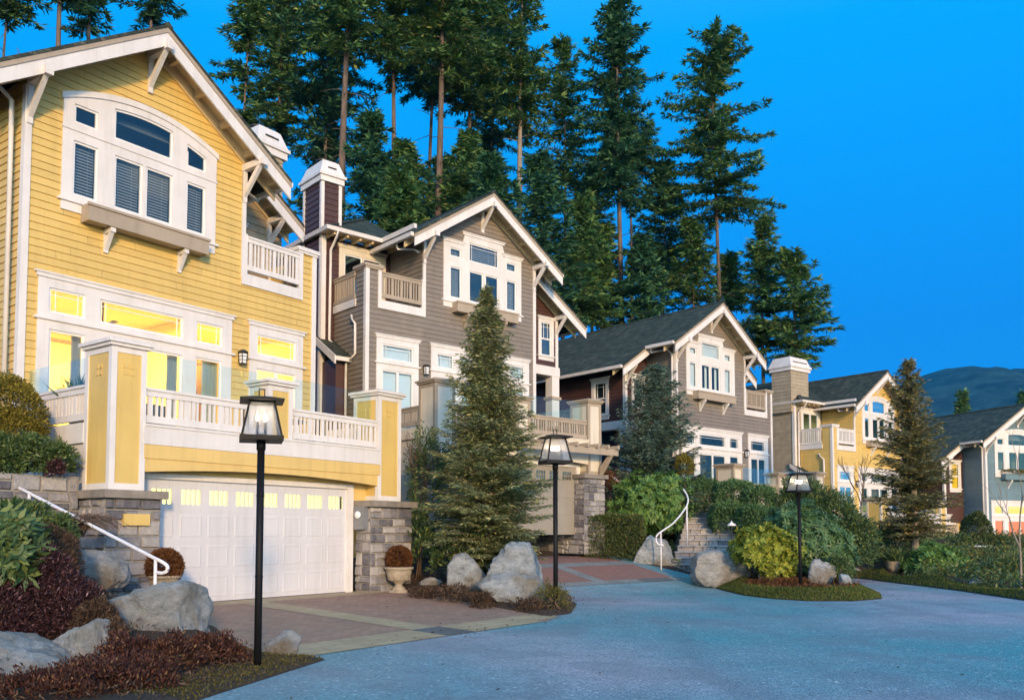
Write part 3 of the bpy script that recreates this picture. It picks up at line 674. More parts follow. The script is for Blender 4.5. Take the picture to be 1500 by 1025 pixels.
    if mirror:
        dh = (5.45, 7.35, 7.9, 10.2)
        siding(q, [(gx, 7.75), (7.45, 7.75), (7.45, 10.5), (gx, 10.5)], fr(yw), [(dh[0] + .08, dh[1] - .08, 7.9, 10.12)])
        siding(q, [(7.4, zb - 1.5), (7.98, zb - 1.5), (7.98, 10.5), (7.4, 10.5)], fr(yw)); siding(q, [(yw, zb - 1.5), (8., zb - 1.5), (8., 10.5), (yw, 10.5)], rt(7.98)); h.part(q, 'wing_wall', P.get('wing', side))
        h.window(fr(yw), dh[0], dh[1], 7.8, 10.25, [(5.66, 6.38, 8., 10.02, 'dark'), (6.42, 7.14, 8., 10.02, 'dark')], mat='cream' if trim == 'white' and P.get('creamdoor') else trim, sill=False)
        # hip roof with gutter
        ez = 10.62; e0 = 1.42; xo = 8.12; axx, ayy, az = xo - 3.4, e0 + 3.4, ez + 3.4 * .58
        q = h.mb(); A = (xo, e0, ez); B = (4.6, e0, ez); C = (axx, ayy, az); D = (xo, 9., ez); E2 = (4.4, ayy, az); G = (axx, 9., az)
        q.quad(A, B, E2, C); q.quad(A, C, G, D); d = .07
        dn = lambda p: (p[0], p[1], p[2] - d)
        q.quad(dn(A), dn(B), B, A); q.quad(dn(A), dn(D), D, A); h.part(q, 'roof', 'shingle')
        q = h.mb(); q.bar((xo, e0, ez + .01), (axx, ayy, az + .02), .22, .04); h.part(q, 'hip_cap', 'shingle')
        q = h.mb(); q.box(5.0, xo, e0 + .02, yw, ez - .1, ez - .075); q.box(7.98, xo, yw, 9, ez - .1, ez - .075)
        for k in range(6): q.box(5.3 + k * .5, 5.37 + k * .5, e0 + .04, yw - .03, ez - .22, ez - .102)
        h.part(q, 'soffit', 'soffit')
        q = h.mb(); q.prism([(e0 - .11, ez), (e0 + .02, ez), (e0 + .02, ez - .13), (e0 - .08, ez - .13)], 'x', 5.95, xo + .02); q.prism([(xo - .02, ez), (xo + .11, ez), (xo + .08, ez - .13), (xo - .02, ez - .13)], 'y', e0 - .1, 9.); q.prism([(6.05, ez + .03), (5.92, ez + .03), (5.92, ez - .12), (6.02, ez - .12)], 'y', -.6, e0 - .05); h.part(q, 'gutter', trim)
        h.pipe([(7.78, e0 - .05, ez - .1), (7.78, e0, ez - .3), (7.72, yw - .1, ez - .62), (7.72, yw - .1, 6.9), (7.55, yw - .35, 6.5), (7.5, yw - .45, 6.2)], .05)
        # little lean-to with its own shingled roof at the corner
        q = h.mb(); q.box(7.53, 7.95, 1.1, yw - .02, zb - 1.5, 6.1); h.part(q, 'lean_to_wall', P.get('wing', side))
        q = h.mb(); q.prism([(.85, 6.1), (2.3, 7.0), (2.3, 7.08), (.85, 6.18)], 'x', 7.5, 8.1); h.part(q, 'lean_to_roof', 'shingle')
        q = h.mb(); q.prism([(.83, 6.14), (2.3, 7.05), (2.3, 6.8), (.83, 5.86)], 'x', 8.1, 8.15); q.box(7.53, 8.1, .8, .86, 5.98, 6.12); h.part(q, 'lean_to_fascia', trim)
        h.pipe([(7.58, .75, 7.55), (7.6, .7, 7.35), (7.62, .45, 7.2), (7.62, .45, 6.2), (7.62, .72, 6.05), (7.62, 1.02, 5.95), (7.62, 1.02, zb)], .045)
        h.rail(rt(7.5), .62, 2.0, 8.1, 9.0, P.get('brail', trim)); q = h.mb(); q.box(7.46, 7.56, .58, 2.02, 7.82, 8.08); h.part(q, 'balcony_trim', P.get('brail', trim) if False else trim)
        q = h.mb(); q.box(7.985, 8.03, yw - .05, yw + .12, zb - 1.5, 10.5); q.box(7.86, 7.99, yw - .05, yw, zb - 1.5, 10.5); h.part(q, 'corner_board', trim)
    else:
        e1 = 8.1; rz = lambda x: top + P.get('wing_slope', .69) * (7.5 - x)
        siding(q, [(gx, 7.75), (7.5, 7.75), (7.5, rz(7.5) - .2), (gx, rz(gx) - .2)], fr(yw), [(gx + .05, 6.55, 7.9, 9.85)], pitch=.2); siding(q, [(yw, zb), (8., zb), (8., top - .2), (yw, top - .2)], rt(7.5)); h.part(q, 'wing_wall', P.get('wing', 'tan_shingle'))
        h.window(fr(yw), gx + .02, 6.65, 7.8, 10., [(gx + .1, 5.9, 8., 9.8, 'dark'), (5.95, 6.5, 8., 9.8, 'dark')], mat=trim, sill=False)
        h.slab(5.5, rz(5.5), e1, rz(e1), 1.15, 8.5, yw, True)
        b = h.mb(); x, z, w = 7.44, rz(7.44) - .32, .13
        b.box(x - w / 2, x + w / 2, 1.2, yw, z - .16, z); b.box(x - w / 2 + .01, x + w / 2 - .01, yw - .075, yw + .02, z - .9, z - .16); b.prism([(yw - .05, z - .8), (yw - .05, z - .62), (1.3, z - .155), (1.18, z - .155)], 'x', x - w / 2 + .02, x + w / 2 - .02); h.part(b, 'bracket', trim)
        q = h.mb(); q.box(7.45, 7.53, yw - .04, yw + .1, 8, rz(7.5) - .4); h.part(q, 'corner_board', trim)
    # ---- chimney
    c0, c1, ch = P.get('chim', (7.12, 7.95, 'brown')); cy0, cy1 = (2.1, 3.35)
    q = h.mb(); cz = 12.4; zb0 = 9.5 if not mirror else (zb - 1.5 if ch == 'brown' else 10.)
    siding(q, [(c0, zb0), (c1, zb0), (c1, cz), (c0, cz)], fr(cy0), pitch=.2); siding(q, [(cy0, zb0), (cy1, zb0), (cy1, cz), (cy0, cz)], rt(c1), pitch=.2); siding(q, [(cy0, zb0), (cy1, zb0), (cy1, cz), (cy0, cz)], lf(c0), pitch=.2); siding(q, [(c0, zb0), (c1, zb0), (c1, cz), (c0, cz)], lambda a, z, o: (a, cy1 + o, z), pitch=.2)
    cm = h.part(q, 'chimney', ch)
    q = h.mb()
    if ch == 'brown':
        for x in (c0, c1):
            for y in (cy0, cy1): q.box(x - .04 if x == c0 else x - .08, x + .08 if x == c0 else x + .04, y - .04 if y == cy0 else y - .08, y + .08 if y == cy0 else y + .04, zb0, cz)
    q.box(c0 - .1, c1 + .1, cy0 - .1, cy1 + .1, cz, cz + .2); q.box(c0 - .16, c1 + .16, cy0 - .16, cy1 + .16, cz + .2, cz + .3); q.taper(c0 - .12, c1 + .12, cy0 - .12, cy1 + .12, cz + .3, cz + .78, .17); q.box(c0 + .1, c1 - .1, cy0 + .1, cy1 - .1, cz + .78, cz + .82)
    h.part(q, 'chimney_cap', 'white', cm)
    q = h.mb(); xm, ym = (c0 + c1) / 2, (cy0 + cy1) / 2; q.lathe([(.17, cz + .82), (.17, cz + .95), (.24, cz + .95), (.24, cz + 1.0), (.12, cz + 1.03)], xm, ym, 14); q.box(c0 + .2, c1 - .2, cy0 - .08, cy0 - .03, cz + .5, cz + .54); h.part(q, 'flue', 'bronze', cm)
    # ---- balcony
    q = h.mb(); q.box(gx - .1, 7.06, -.06, .02, 7.72, 8.0); q.box(gx - .06, gx + .06, -.05, .03, 8.0, 9.0); q.box(6.93, 7.06, -.055, .04, 8.0, 9.03); h.part(q, 'balcony_trim', trim)
    h.rail(fr(0), gx + .06, 6.93, 8.1, 8.95, P.get('brail', trim))
    q = h.mb(); q.box(6.86, 7.6, -.1, .68, 9.04, 9.14); q.box(6.9, 7.56, -.07, .64, 8.98, 9.04); h.part(q, 'parapet_cap', P.get('brail', trim))
    q = h.mb(); q.box(6.95, 7.03, .02, .56, 7.85, 9.0); q.box(6.96, 7.44, .53, .58, 7.85, 9.0); q.box(gx + .02, 7.45, .03, yw, 7.78, 7.88); h.part(q, 'balcony_floor', 'tan')
    # ---- upper window
    f0 = P.get('upfill', 'blind'); zl, zt = 8.62, 9.78
    if P['top'] == 'arch':
        HC = lambda x: hiF(x) - .24; HR = lambda x: hiF(x) - .3
        holes = [(.95, 1.46, 10.16, 10.56, 'dark'), (1.82, 3.22, 10.14, HC, 'dark'), (3.59, 4.1, 10.14, HR, 'dark')]
        h.window(fr(0), .72, 4.38, 8.26, 10.7, holes + [(.95, 1.48, zl, zt, f0), (1.85, 2.5, zl, zt, f0), (2.58, 3.24, zl, zt, f0), (3.59, 4.1, zl, zt, f0)], hi=hiF, mat=trim, hood=False, sill=8.5)
        q = h.mb(); n = 18; pts = [(.68 + 3.74 * i / n) for i in range(n + 1)]
        for a, b in zip(pts, pts[1:]):
            za, zz = circ(.68, 4.42, 10.7, .45)(a), circ(.68, 4.42, 10.7, .45)(b)
            q.add([fr(0)(p, z, o) for o in (-.02, .075) for p, z in ((a, za - .13), (b, zz - .13), (b, zz), (a, za))], [(0, 1, 2, 3), (4, 5, 6, 7), (0, 1, 5, 4), (2, 3, 7, 6), (1, 2, 6, 5), (3, 0, 4, 7)])
        q.box(.7, 4.4, -.065, .01, 9.98, 10.03); h.part(q, 'arched_head', trim)
    else:
        hiS = lambda x: 11.02 if 1.62 < x < 3.5 else 10.62
        t0 = 'dark' if f0 == 'dark' else f0
        h.window(fr(0), .72, 4.38, 8.26, 11.02, [(.98, 1.47, 10.1, 10.42, t0), (1.84, 3.24, 10.08, 10.76, t0, 'prairie'), (3.6, 4.1, 10.1, 10.42, t0), (.97, 1.46, zl, 9.74, f0), (1.84, 2.48, zl, 9.74, P.get('midfill', f0)), (2.57, 3.23, zl, 9.74, P.get('midfill', f0)), (3.59, 4.09, zl, 9.74, f0)],
                 hi=hiS, mat=trim, hood=[(.72, 1.62, 10.62), (3.5, 4.38, 10.62), (1.62, 3.5, 11.02)], sill=8.5)
    h.flower_box(1.15, 4.0, 8.08, 8.44, P.get('box', 'tan'), trim if P.get('boxb') is None else P['boxb'])
    # ---- lower windows
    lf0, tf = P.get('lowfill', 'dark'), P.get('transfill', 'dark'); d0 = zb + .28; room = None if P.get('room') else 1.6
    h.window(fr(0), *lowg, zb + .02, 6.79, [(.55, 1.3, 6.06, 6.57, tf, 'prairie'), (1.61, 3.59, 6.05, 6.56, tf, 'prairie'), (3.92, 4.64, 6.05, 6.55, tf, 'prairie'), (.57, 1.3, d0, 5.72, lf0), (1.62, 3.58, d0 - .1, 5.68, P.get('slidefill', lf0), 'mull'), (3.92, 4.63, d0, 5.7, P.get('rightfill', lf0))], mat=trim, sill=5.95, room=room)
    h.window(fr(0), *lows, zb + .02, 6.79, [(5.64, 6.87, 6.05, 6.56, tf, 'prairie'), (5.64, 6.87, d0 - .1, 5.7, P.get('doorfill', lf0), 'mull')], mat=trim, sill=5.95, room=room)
    h.lantern(5.16, -.02, 5.78)
    if mirror: pass
    return h

def build_deck(h, P):
    """deck over the garage: pillars, railings, fascia, garage door, stone piers"""
    y = P.get('deck_y', -3.5); body, trim, cap = P['pillar'], P['ptrim'], P['pcap']; gx0, gx1 = .95, 5.85; gz0, gz1 = .27, 2.6
    rl = P.get('rail', 'white'); x1 = 7.17; fas = P.get('fascia', 'white')
    h.pillar(0, .62, y, y + .84, 2.35, 4.84, body, trim, cap, P.get('orn', False)); h.pillar(6.45, x1, y, y + .8, 2.35, 4.8, body, trim, cap, P.get('orn', False))
    if P.get('mid', True): h.pillar(3.34, 3.93, y + .03, y + .6, 3.2, 4.62, body, trim, cap, P.get('orn', False))
    spans = [(.66, 3.3), (3.97, 6.41)] if P.get('mid', True) else [(.66, 6.41)]
    for a, b in spans: h.rail(fr(y + .09), a, b, 3.57, 4.2, rl)
    h.rail(lf(.09), y + .86, -.1, 3.62, 4.25, rl); h.rail(rt(x1 - .09), y + .84, -.1, 3.6, 4.2, rl)
    q = h.mb(); q.box(.6, 6.5, y - .03, y + .1, 3.18, 3.52); q.box(.62, 6.47, y - .05, y + .02, 3.5, 3.545); q.box(-.03, .1, y + .86, 0, 3.2, 3.56); q.box(x1 - .1, x1 + .03, y + .82, 0, 3.2, 3.54); h.part(q, 'deck_fascia', fas)
    q = h.mb(); q.box(.1, x1 - .1, y + .1, -.04, 3.3, 3.46); h.part(q, 'deck_floor', 'tan')
    for a, b in spans:
        q = h.mb(); q.box(a + .02, b - .02, y + .2, y + .212, 4.12, 4.86); h.part(q, 'glass_screen', 'clear')
    q = h.mb(); q.box(.18, .19, y + .9, -.1, 4.1, 4.8); h.part(q, 'glass_screen', 'clear')
    # arched beam over the garage
    lo = lambda x: 2.68 + .13 * (1 - ((x - 3.56) / 2.95) ** 2)
    q = h.mb(); panel(q, .62, 6.5, lo, 3.17, [], fr(y), -.12, .0); panel(q, .62, 6.5, 2.93, 3.175, [], fr(y), -.02, .022); h.part(q, 'arched_beam', P['beam'])
        # side wall of the garage, boarded above, stone below
    q = h.mb(); panel(q, y + .84, 0, 2.2, 3.2, [], lf(.06), -.05, 0); panel(q, y + .84, 0, 2.8, 3.195, [], lf(.06), 0, .03); h.part(q, 'garage_side_wall', P.get('sidepanel', P['beam'])); q = h.mb(); panel(q, y + .8, 0, 1.0, 3.2, [], rt(x1 - .06), -.05, 0); h.part(q, 'garage_side_wall', P.get('sidepanel', P['beam']))
    # door
    gy = y + .42
    q = h.mb(); hol = []; cw = (gx1 - gx0) / 8
    for i in range(8): hol.append((gx0 + i * cw + .1, gx0 + (i + 1) * cw - .1, 2.14, 2.42))
    nr = 4; rh = (gz1 - gz0) / nr
    panel(q, gx0 - .1, gx1, gz0, gz1, hol, fr(gy), -.04, 0)
    for r in range(nr - 1):
        for i in range(8):
            a0, a1, b0, b1 = gx0 + i * cw + .06, gx0 + (i + 1) * cw - .06, gz0 + r * rh + .08, gz0 + (r + 1) * rh - .07
            for (u, v, w, t, o0, o1) in ((a0, a1, b0, b1, 0, .008),):
                c = .035; p = fr(gy)
                q.add([p(u, w, 0), p(v, w, 0), p(v, t, 0), p(u, t, 0), p(u + c, w + c, o1), p(v - c, w + c, o1), p(v - c, t - c, o1), p(u + c, t - c, o1)], [(0, 1, 5, 4), (1, 2, 6, 5), (2, 3, 7, 6), (3, 0, 4, 7)])
                c2 = .06; q.add([p(u + c, w + c, o1), p(v - c, w + c, o1), p(v - c, t - c, o1), p(u + c, t - c, o1), p(u + c2, w + c2, .003), p(v - c2, w + c2, .003), p(v - c2, t - c2, .003), p(u + c2, t - c2, .003)], [(0, 1, 5, 4), (1, 2, 6, 5), (2, 3, 7, 6), (3, 0, 4, 7), (4, 5, 6, 7)])
    for r in range(1, nr): q.box(gx0 - .1, gx1, gy - .006, gy + .001, gz0 + r * rh - .004, gz0 + r * rh + .012)
    d = h.part(q, 'garage_door', P['door'])
    for a, b, c, e in hol:
        q = h.mb()
        for k in (1, 2, 3): x = a + (b - a) * k / 4; q.box(x - .011, x + .011, gy - .004, gy + .03, c, e)
        if P.get('dgrid'): q.box(a, b, gy - .003, gy + .031, (c + e) / 2 - .011, (c + e) / 2 + .011)
        h.part(q, 'window_bars', P['door'], d); q = h.mb()
        q.quad((a, gy + .02, c), (b, gy + .02, c), (b, gy + .02, e), (a, gy + .02, e)); h.part(q, 'door_window', 'glass', d)
    q = h.mb(); q.box(gx0 - .1, gx1, gy + .25, gy + .27, 1.9, 2.55); h.part(q, 'garage_light' if P.get('glow') else 'garage_interior', P.get('glow') or 'interior', d)
    q = h.mb(); q.box(gx0 - .12, gx1 + .02, gy - .012, gy + .03, gz0 - .03, gz0 - .002); h.part(q, 'door_seal', 'metal_black', d)
    q = h.mb(); q.box(gx1, gx1 + .17, gy - .07, gy + .1, gz0 - .05, 2.7); q.box(gx0 - .27, gx0 - .1, gy - .07, gy + .1, gz0 - .05, 2.7); q.box(gx0 - .1, gx1, gy - .07, gy + .1, gz1, gz1 + .1); h.part(q, 'door_frame', P.get('dframe', 'white'))
    q = h.mb(); q.box(.3, 6.6, gy - .03, gy + .1, 2.7, 3.25); q.box(gx1 + .17, 6.6, gy - .03, gy + .1, 2.3, 2.7); q.box(.3, gx0 - .27, gy - .03, gy + .1, 2.3, 2.7); h.part(q, 'garage_wall', P['beam'])
    # piers
    rnd = random.Random(5 + int(h.o[1])); fy = y - .12
    for (a0, a1, yk) in ((-.1, gx0 - .02, 3.4), (6.14, 7.5, .9)):
        st, mo = h.mb(), h.mb()
        masonry(st, mo, fr(fy + .05), a0, a1, -.4, 2.2, rnd); masonry(st, mo, lf(a0 + .05), fy + .05, fy + (yk + .2 if a0 < 0 else .55), -.4, 2.2, rnd); masonry(st, mo, rt(a1 - .05), fy + .05, fy + yk, -.4, 2.2, rnd)
        p = h.part(mo, 'stone_pier', 'mortar'); h.part(st, 'stone_facing', 'stone', p)
        c = h.mb(); c.box(a0 - .08, a1 + .08, fy - .08, y + (.95 if a0 > 0 else 1.0), 2.2, 2.34); h.part(c, 'pier_cap', 'cap', p)

HOUSES = {}
GY = dict(wall='yellow', top='arch', apex=12.85, slope=.68, right_eave=6.1, ext=False, base=3.35, sidebase=2.6, room=True, chim=(7.2, 8.05, 'tan_shingle'), pillar='yellow', ptrim='white', pcap='white', orn=True, beam='yellow_pale', wing_top=10.72, door='door_white', glow='garage_glow', rightfill='grey_curtain', sidepanel='white')
h1 = build_house('large yellow gabled house with lit rooms and a white double garage door', (-9.733, 16.9), 53.83, 1., 6.79, .27, False, GY); build_deck(h1, GY)
TP = dict(wall='taupe', side='brown', top='step', base=3.35, wing='brown', creamdoor=True, brail='tan', lowfill='shade', transfill='shade', upfill='blind', midfill='dark', box='tan', boxb='tan', chim=(7.28, 8.0, 'brown'), deck_y=-3.4, pillar='cream', ptrim='tan', pcap='tan', rail='tan', fascia='cream', beam='cream', door='door_beige', dgrid=True, dframe='white', wing_window=(7.35, 8.45), wing_plan=(-3.2, -2.15, 1.0), wing_win_x=(-1.95, -1.1), wing_base=7.0, entry=True)
h2 = build_house('taupe gabled house with a brown chimney and beige garage, behind the tallest spruce', (-4.366, 26.5), 41.26, .945, 7.71, .8, True, TP); build_deck(h2, TP)
T3 = dict(wall='taupe', side='brown', top='step', base=3.2, wing='tan_shingle', upfill='shade', midfill='curtains', box='tan', lowfill='dark', transfill='dark', sidewin=True, entry=True, wing_base=7.05, wing_window=(7.55, 8.6), brail='tan', chim=(7.12, 8., 'tan_shingle'), deck_y=-2.9, pillar='cream', ptrim='tan', pcap='tan', rail='tan', fascia='cream', beam='cream', door='door_beige', apex=12.62)
h3 = build_house('taupe gabled house with a broad dark shingle roof, above the stone steps', (6.759, 35.5), 41.26, .945, 6.0, 1.5, False, T3); build_deck(h3, T3)
T4 = dict(wall='yellow', side='tan_shingle', top='arch', base=3.2, wing='tan_shingle', upfill='dark', box='tan', lowfill='grey_curtain', transfill='grey_curtain', brail='white', chim=(6.45, 8.2, 'tan_shingle'), deck_y=-2.6, pillar='yellow', ptrim='cream', pcap='tan', rail='white', fascia='tan', beam='tan_shingle', door='door_beige', mid=False)
h4 = build_house('smaller yellow gabled house with a wide tan chimney, half behind a spruce', (16.97, 45.5), 38.05, .945, 5.1, .9, True, T4); build_deck(h4, T4)
q = h4.mb(); h4.pillar(-2.9, -2.25, -2.2, -1.5, 1.9, 4.76, 'yellow', 'cream', 'tan', False); h4.rail(fr(-2.1), -2.2, 0., 3.57, 4.2, 'white')
q = h4.mb(); q.box(-2.25, 0, -2.16, -2.0, 2.5, 3.5); h4.part(q, 'deck_side', 'tan'); q = h4.mb(); q.box(-2.9, 0, -2.0, 0, 3.35, 3.46); h4.part(q, 'deck_floor', 'tan'); q = h4.mb(); q.box(-2.85, 0, -1.95, -1.85, 1.5, 2.5); h4.part(q, 'deck_skirt', 'tan_shingle')
T5 = dict(wall='slate', side='brown', top='arch', base=3.9, wing='tan_shingle', upfill='dark', box='slate', lowfill='lit_coral', transfill='lit_yellow', slidefill='lit_coral', rightfill='lit_coral', doorfill='lit_coral', wing_fill='amber', wing_window=(7.5, 8.75), wing_base=5.6, brail='white', pillar='slate', ptrim='white', pcap='white', rail='white', fascia='white', beam='slate', door='door_beige', deck_y=-1.6)
h5 = build_house('grey green gabled house at the right edge with coral lit windows', (26.28, 48.), 20.03, .945, 3.33, .3, False, T5)
q = h5.mb(); q.box(-.05, 7.5, -1.6, 0, 3.3, 3.72); h5.part(q, 'porch_deck', 'slate'); h5.rail(fr(-1.55), .0, 7.4, 3.85, 4.75, 'white')
q = h5.mb(); q.box(0, 7.4, -1.62, -1.52, 4.75, 4.8); h5.part(q, 'porch_handrail', 'bronze')
for k, h in (('a', h1), ('b', h2), ('c', h3), ('d', h4), ('e', h5)): HOUSES[k] = h

# ------------------------------------------------------------------ ground
ROAD = [(-2.2, -6), (-3.0, 8.42), (-2.34, 11.13), (-1.07, 13.7), (.64, 16.43), (1.15, 17.11), (1.42, 19), (1.3, 21.4), (.6, 23.2), (-1.4, 25.6), (2.1, 29.5), (3.4, 30.), (4.0, 28.6), (4.3, 28.0), (5.75, 27.4), (5.83, 25.65), (5.94, 22.31), (6.35, 21.1), (6.95, 20.5), (8.0, 20.45), (9.0, 21.2), (9.55, 22.6), (9.9, 24.6), (10.6, 27.2), (11.4, 30.5), (12.2, 30.5), (12.25, 27.4), (12.35, 24.1), (12.1, 20.5), (12.3, 15), (16, 5), (20, -6)]
DRV1 = [(-2.34, 11.13), (-1.07, 13.7), (.64, 16.43), (-.75, 18.2), (-1.8, 19.5), (-2.5, 20.1), (-3.9, 21.2), (-7.4, 16.6), (-5.9, 14.6), (-4.6, 13.6), (-3.9, 12.2), (-3.2, 11.3)]
def sdist(poly, X, Y):
    """signed distance to polygon, negative inside"""
    d = np.full(X.shape, 1e9); ins = np.zeros(X.shape, bool); n = len(poly)
    for i in range(n):
        (x0, y0), (x1, y1) = poly[i], poly[(i + 1) % n]; ex, ey = x1 - x0, y1 - y0
        t = np.clip(((X - x0) * ex + (Y - y0) * ey) / (ex * ex + ey * ey), 0, 1)
        d = np.minimum(d, np.hypot(X - x0 - t * ex, Y - y0 - t * ey))
        c = ((y0 > Y) != (y1 > Y)) & (X < (x1 - x0) * (Y - y0) / ((y1 - y0) or 1e-9) + x0); ins ^= c
    return np.where(ins, -d, d)
def sm(t): t = np.clip(t, 0, 1); return t * t * (3 - 2 * t)
def local(h, X, Y): dx, dy = X - h.o[0], Y - h.o[1]; return dx * h.cos + dy * h.sin, -dx * h.sin + dy * h.cos
def pz(X, Y):
    a, b = local(h1, X, Y); z1 = .25 * np.clip((b + 9.1) / 5.4, 0, 1) * sm((a + 2.5) / 2.) * sm((10 - a) / 2.)
    a, b = local(h2, X, Y); z2 = .84 * sm((b + 8.2) / 5.6) * sm((a + 4) / 2.5) * sm((10.2 - a) / 2.5)
    return np.maximum(z1, z2)
CP = np.array([(-3.2, 9.3, .05), (-2.9, 10.4, .05), (-4, 10.2, .12), (-4.5, 9, .08), (-5.2, 9.6, .2), (-5.5, 10.6, .4), (-6, 9, .35), (-4.9, 11.6, .35), (-5.2, 13, .3), (-6.1, 14.0, .4), (-6.2, 12.2, .8), (-7, 10.5, 1.2), (-7.3, 13.2, 1.3), (-7.36, 14.4, 1.35), (-7.9, 13.6, 1.55), (-8.75, 15.2, 2.5), (-9.06, 14.4, 2.5), (-8.2, 15.3, 2.5), (-9.6, 13.9, 2.5), (-8.4, 15.8, 2.55), (-9.6, 15.2, 2.7), (-9.5, 17, 2.8), (-12, 15, 3), (-10, 11, 2.2), (-4, 7.5, .1), (-8, 7, 1.), (-14, 8, 2.), (-5, 22, .4), (-1.4, 18.6, .3), (-2.6, 21, .4), (-3.5, 24, .7), (.5, 19, .3), (0, 21.5, .45), (1, 17.6, .1), (-1.5, 25, .8), (2, 31, 1), (4.4, 29.5, .9), (5.0, 28.9, .7), (5.2, 31, 1.8), (5.9, 28.3, .35), (6.5, 29.6, 1.0), (6.9, 31, 1.9), (7.8, 28.3, .8), (6.0, 33, 2.5), (9, 31, 2.2), (7.8, 26.3, .45), (7, 23.4, .16), (8.7, 23.6, .2), (9.4, 26.5, .4), (10.4, 30, .8), (9, 34, 2.6), (12, 34, 1.6), (14, 36, 1.6), (17, 39, 1.4), (13.2, 29, .12), (13, 24, .1), (14, 32, .5), (18, 34, .7), (22, 41, 1.2), (20, 28, .3), (26, 45, .7), (32, 45, .5), (28, 33, .3), (15, 20, .15), (20, 15, .1), (0, 42, 3), (10, 47, 3), (22, 55, 3), (33, 58, 1.5), (-12, 40, 5), (0, 62, 8), (20, 75, 7), (-22, 40, 6), (-26, 25, 5), (42, 75, 3), (60, 60, 1), (-35, 70, 12), (-5, 85, 12), (45, 105, 6), (110, 100, 3), (60, 20, 0), (25, 5, 0), (-20, 0, 1), (0, -30, 0), (-60, 60, 14), (-60, 0, 6)], float)
def hz(X, Y):
    num = np.zeros(X.shape); den = np.zeros(X.shape)
    for x, y, z in CP:
        w = 1. / (((X - x) ** 2 + (Y - y) ** 2) + .25) ** 1.9; num += w * z; den += w
    return num / den
def gz(X, Y):
    X = np.asarray(X, float); Y = np.asarray(Y, float)
    p = pz(X, Y); d = np.minimum(sdist(ROAD, X, Y), sdist(DRV1, X, Y)); h = np.maximum(hz(X, Y), p + .035)
    far = np.hypot(X, Y) > 300
    z = np.where(d < 0, p - np.minimum(.07, -d * .5), np.minimum(p + .45 * d, h))
    return np.where(far, np.where(Y > 0, 0., 0.), z)
def gz1(x, y): return float(gz(np.array([x]), np.array([y]))[0])

def grid_mesh(name, xs, ys, zf, mat, keep=None, smooth=True):
    X, Y = np.meshgrid(xs, ys); Z = zf(X, Y); nx, ny = len(xs), len(ys)
    me = bpy.data.meshes.new(name); i = np.arange(nx * ny).reshape(ny, nx)
    f = np.stack([i[:-1, :-1], i[:-1, 1:], i[1:, 1:], i[1:, :-1]], -1).reshape(-1, 4)
    if keep is not None:
        xc = (X[:-1, :-1] + X[1:, 1:]) / 2; yc = (Y[:-1, :-1] + Y[1:, 1:]) / 2; f = f[keep(xc, yc).ravel()]
    me.vertices.add(nx * ny); me.vertices.foreach_set('co', np.stack([X, Y, Z], -1).astype(np.float32).ravel())
    me.loops.add(f.size); me.loops.foreach_set('vertex_index', f.astype(np.int32).ravel())
    me.polygons.add(len(f)); me.polygons.foreach_set('loop_start', np.arange(0, f.size, 4, dtype=np.int32)); me.update(calc_edges=True)
    me.materials.append(mat)
    if smooth: me.shade_smooth()
    o = bpy.data.objects.new(name, me); COL.objects.link(o); return o
xs = np.concatenate([[-3000, -900, -300, -120, -70, -45, -30, -22, -17], np.arange(-14, 14, .16), np.arange(14, 34, .8), [38, 45, 55, 70, 90, 130, 300, 900, 3000]])
ys = np.concatenate([[-900, -200, -60, -25, -10, 0, 4], np.arange(6, 31, .16), np.arange(31, 56, .8), [60, 66, 75, 85, 100, 130, 180, 300, 900, 3500]])
tag(grid_mesh('ground', xs, ys, gz, M['soil']), None, None, None, 'structure')
rx = np.arange(-6, 22, .2); ry = np.arange(-6, 32, .2)
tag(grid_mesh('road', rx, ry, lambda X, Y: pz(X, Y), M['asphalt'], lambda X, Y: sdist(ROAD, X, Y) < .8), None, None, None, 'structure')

def strip(name, h, x0, x1, y0, y1, lift, mat, step=.15, poly=None):
    """paving laid in the frame of a house: x along its front, y into the plot"""
    nx = max(2, int((x1 - x0) / step) + 1); ny = max(2, int((y1 - y0) / step) + 1)
    a, b = np.meshgrid(np.linspace(x0, x1, nx), np.linspace(y0, y1, ny))
    X = h.o[0] + a * h.cos - b * h.sin; Y = h.o[1] + a * h.sin + b * h.cos; Z = pz(X, Y) + lift
    v = np.stack([X, Y, Z], -1).reshape(-1, 3); i = np.arange(nx * ny).reshape(ny, nx)
    f = np.stack([i[:-1, :-1], i[:-1, 1:], i[1:, 1:], i[1:, :-1]], -1).reshape(-1, 4)
    if h is h1: c_ = v[f].mean(1); f = f[sdist(DRV1, c_[:, 0], c_[:, 1]) < .25]
    me = bpy.data.meshes.new(name); me.from_pydata(v.tolist(), [], f.tolist()); me.materials.append(mat)
    o = bpy.data.objects.new(name, me); COL.objects.link(o); return tag(o, None, None, None, 'structure')
# yellow house drive: brown brick fields with tan bands, grey squares where the bands meet
strip('driveway', h1, -.6, 7.9, -9.0, -3.0, .005, M['brick_a'])
strip('driveway_band', h1, -.6, 7.9, -3.85, -3.0, .010, M['paver_tan'])
strip('driveway_band', h1, -.6, 2.45, -9.02, -8.25, .010, M['paver_tan']); strip('driveway_band', h1, 3.15, 6.2, -9.02, -8.25, .010, M['paver_tan'])
strip('driveway_band', h1, 2.5, 3.1, -8.25, -3.85, .010, M['paver_tan'])
strip('driveway_inset', h1, 2.45, 3.15, -9.02, -8.25, .011, M['paver_grey']); strip('driveway_inset', h1, -1.2, -.6, -9.3, -8.25, .011, M['paver_grey'])
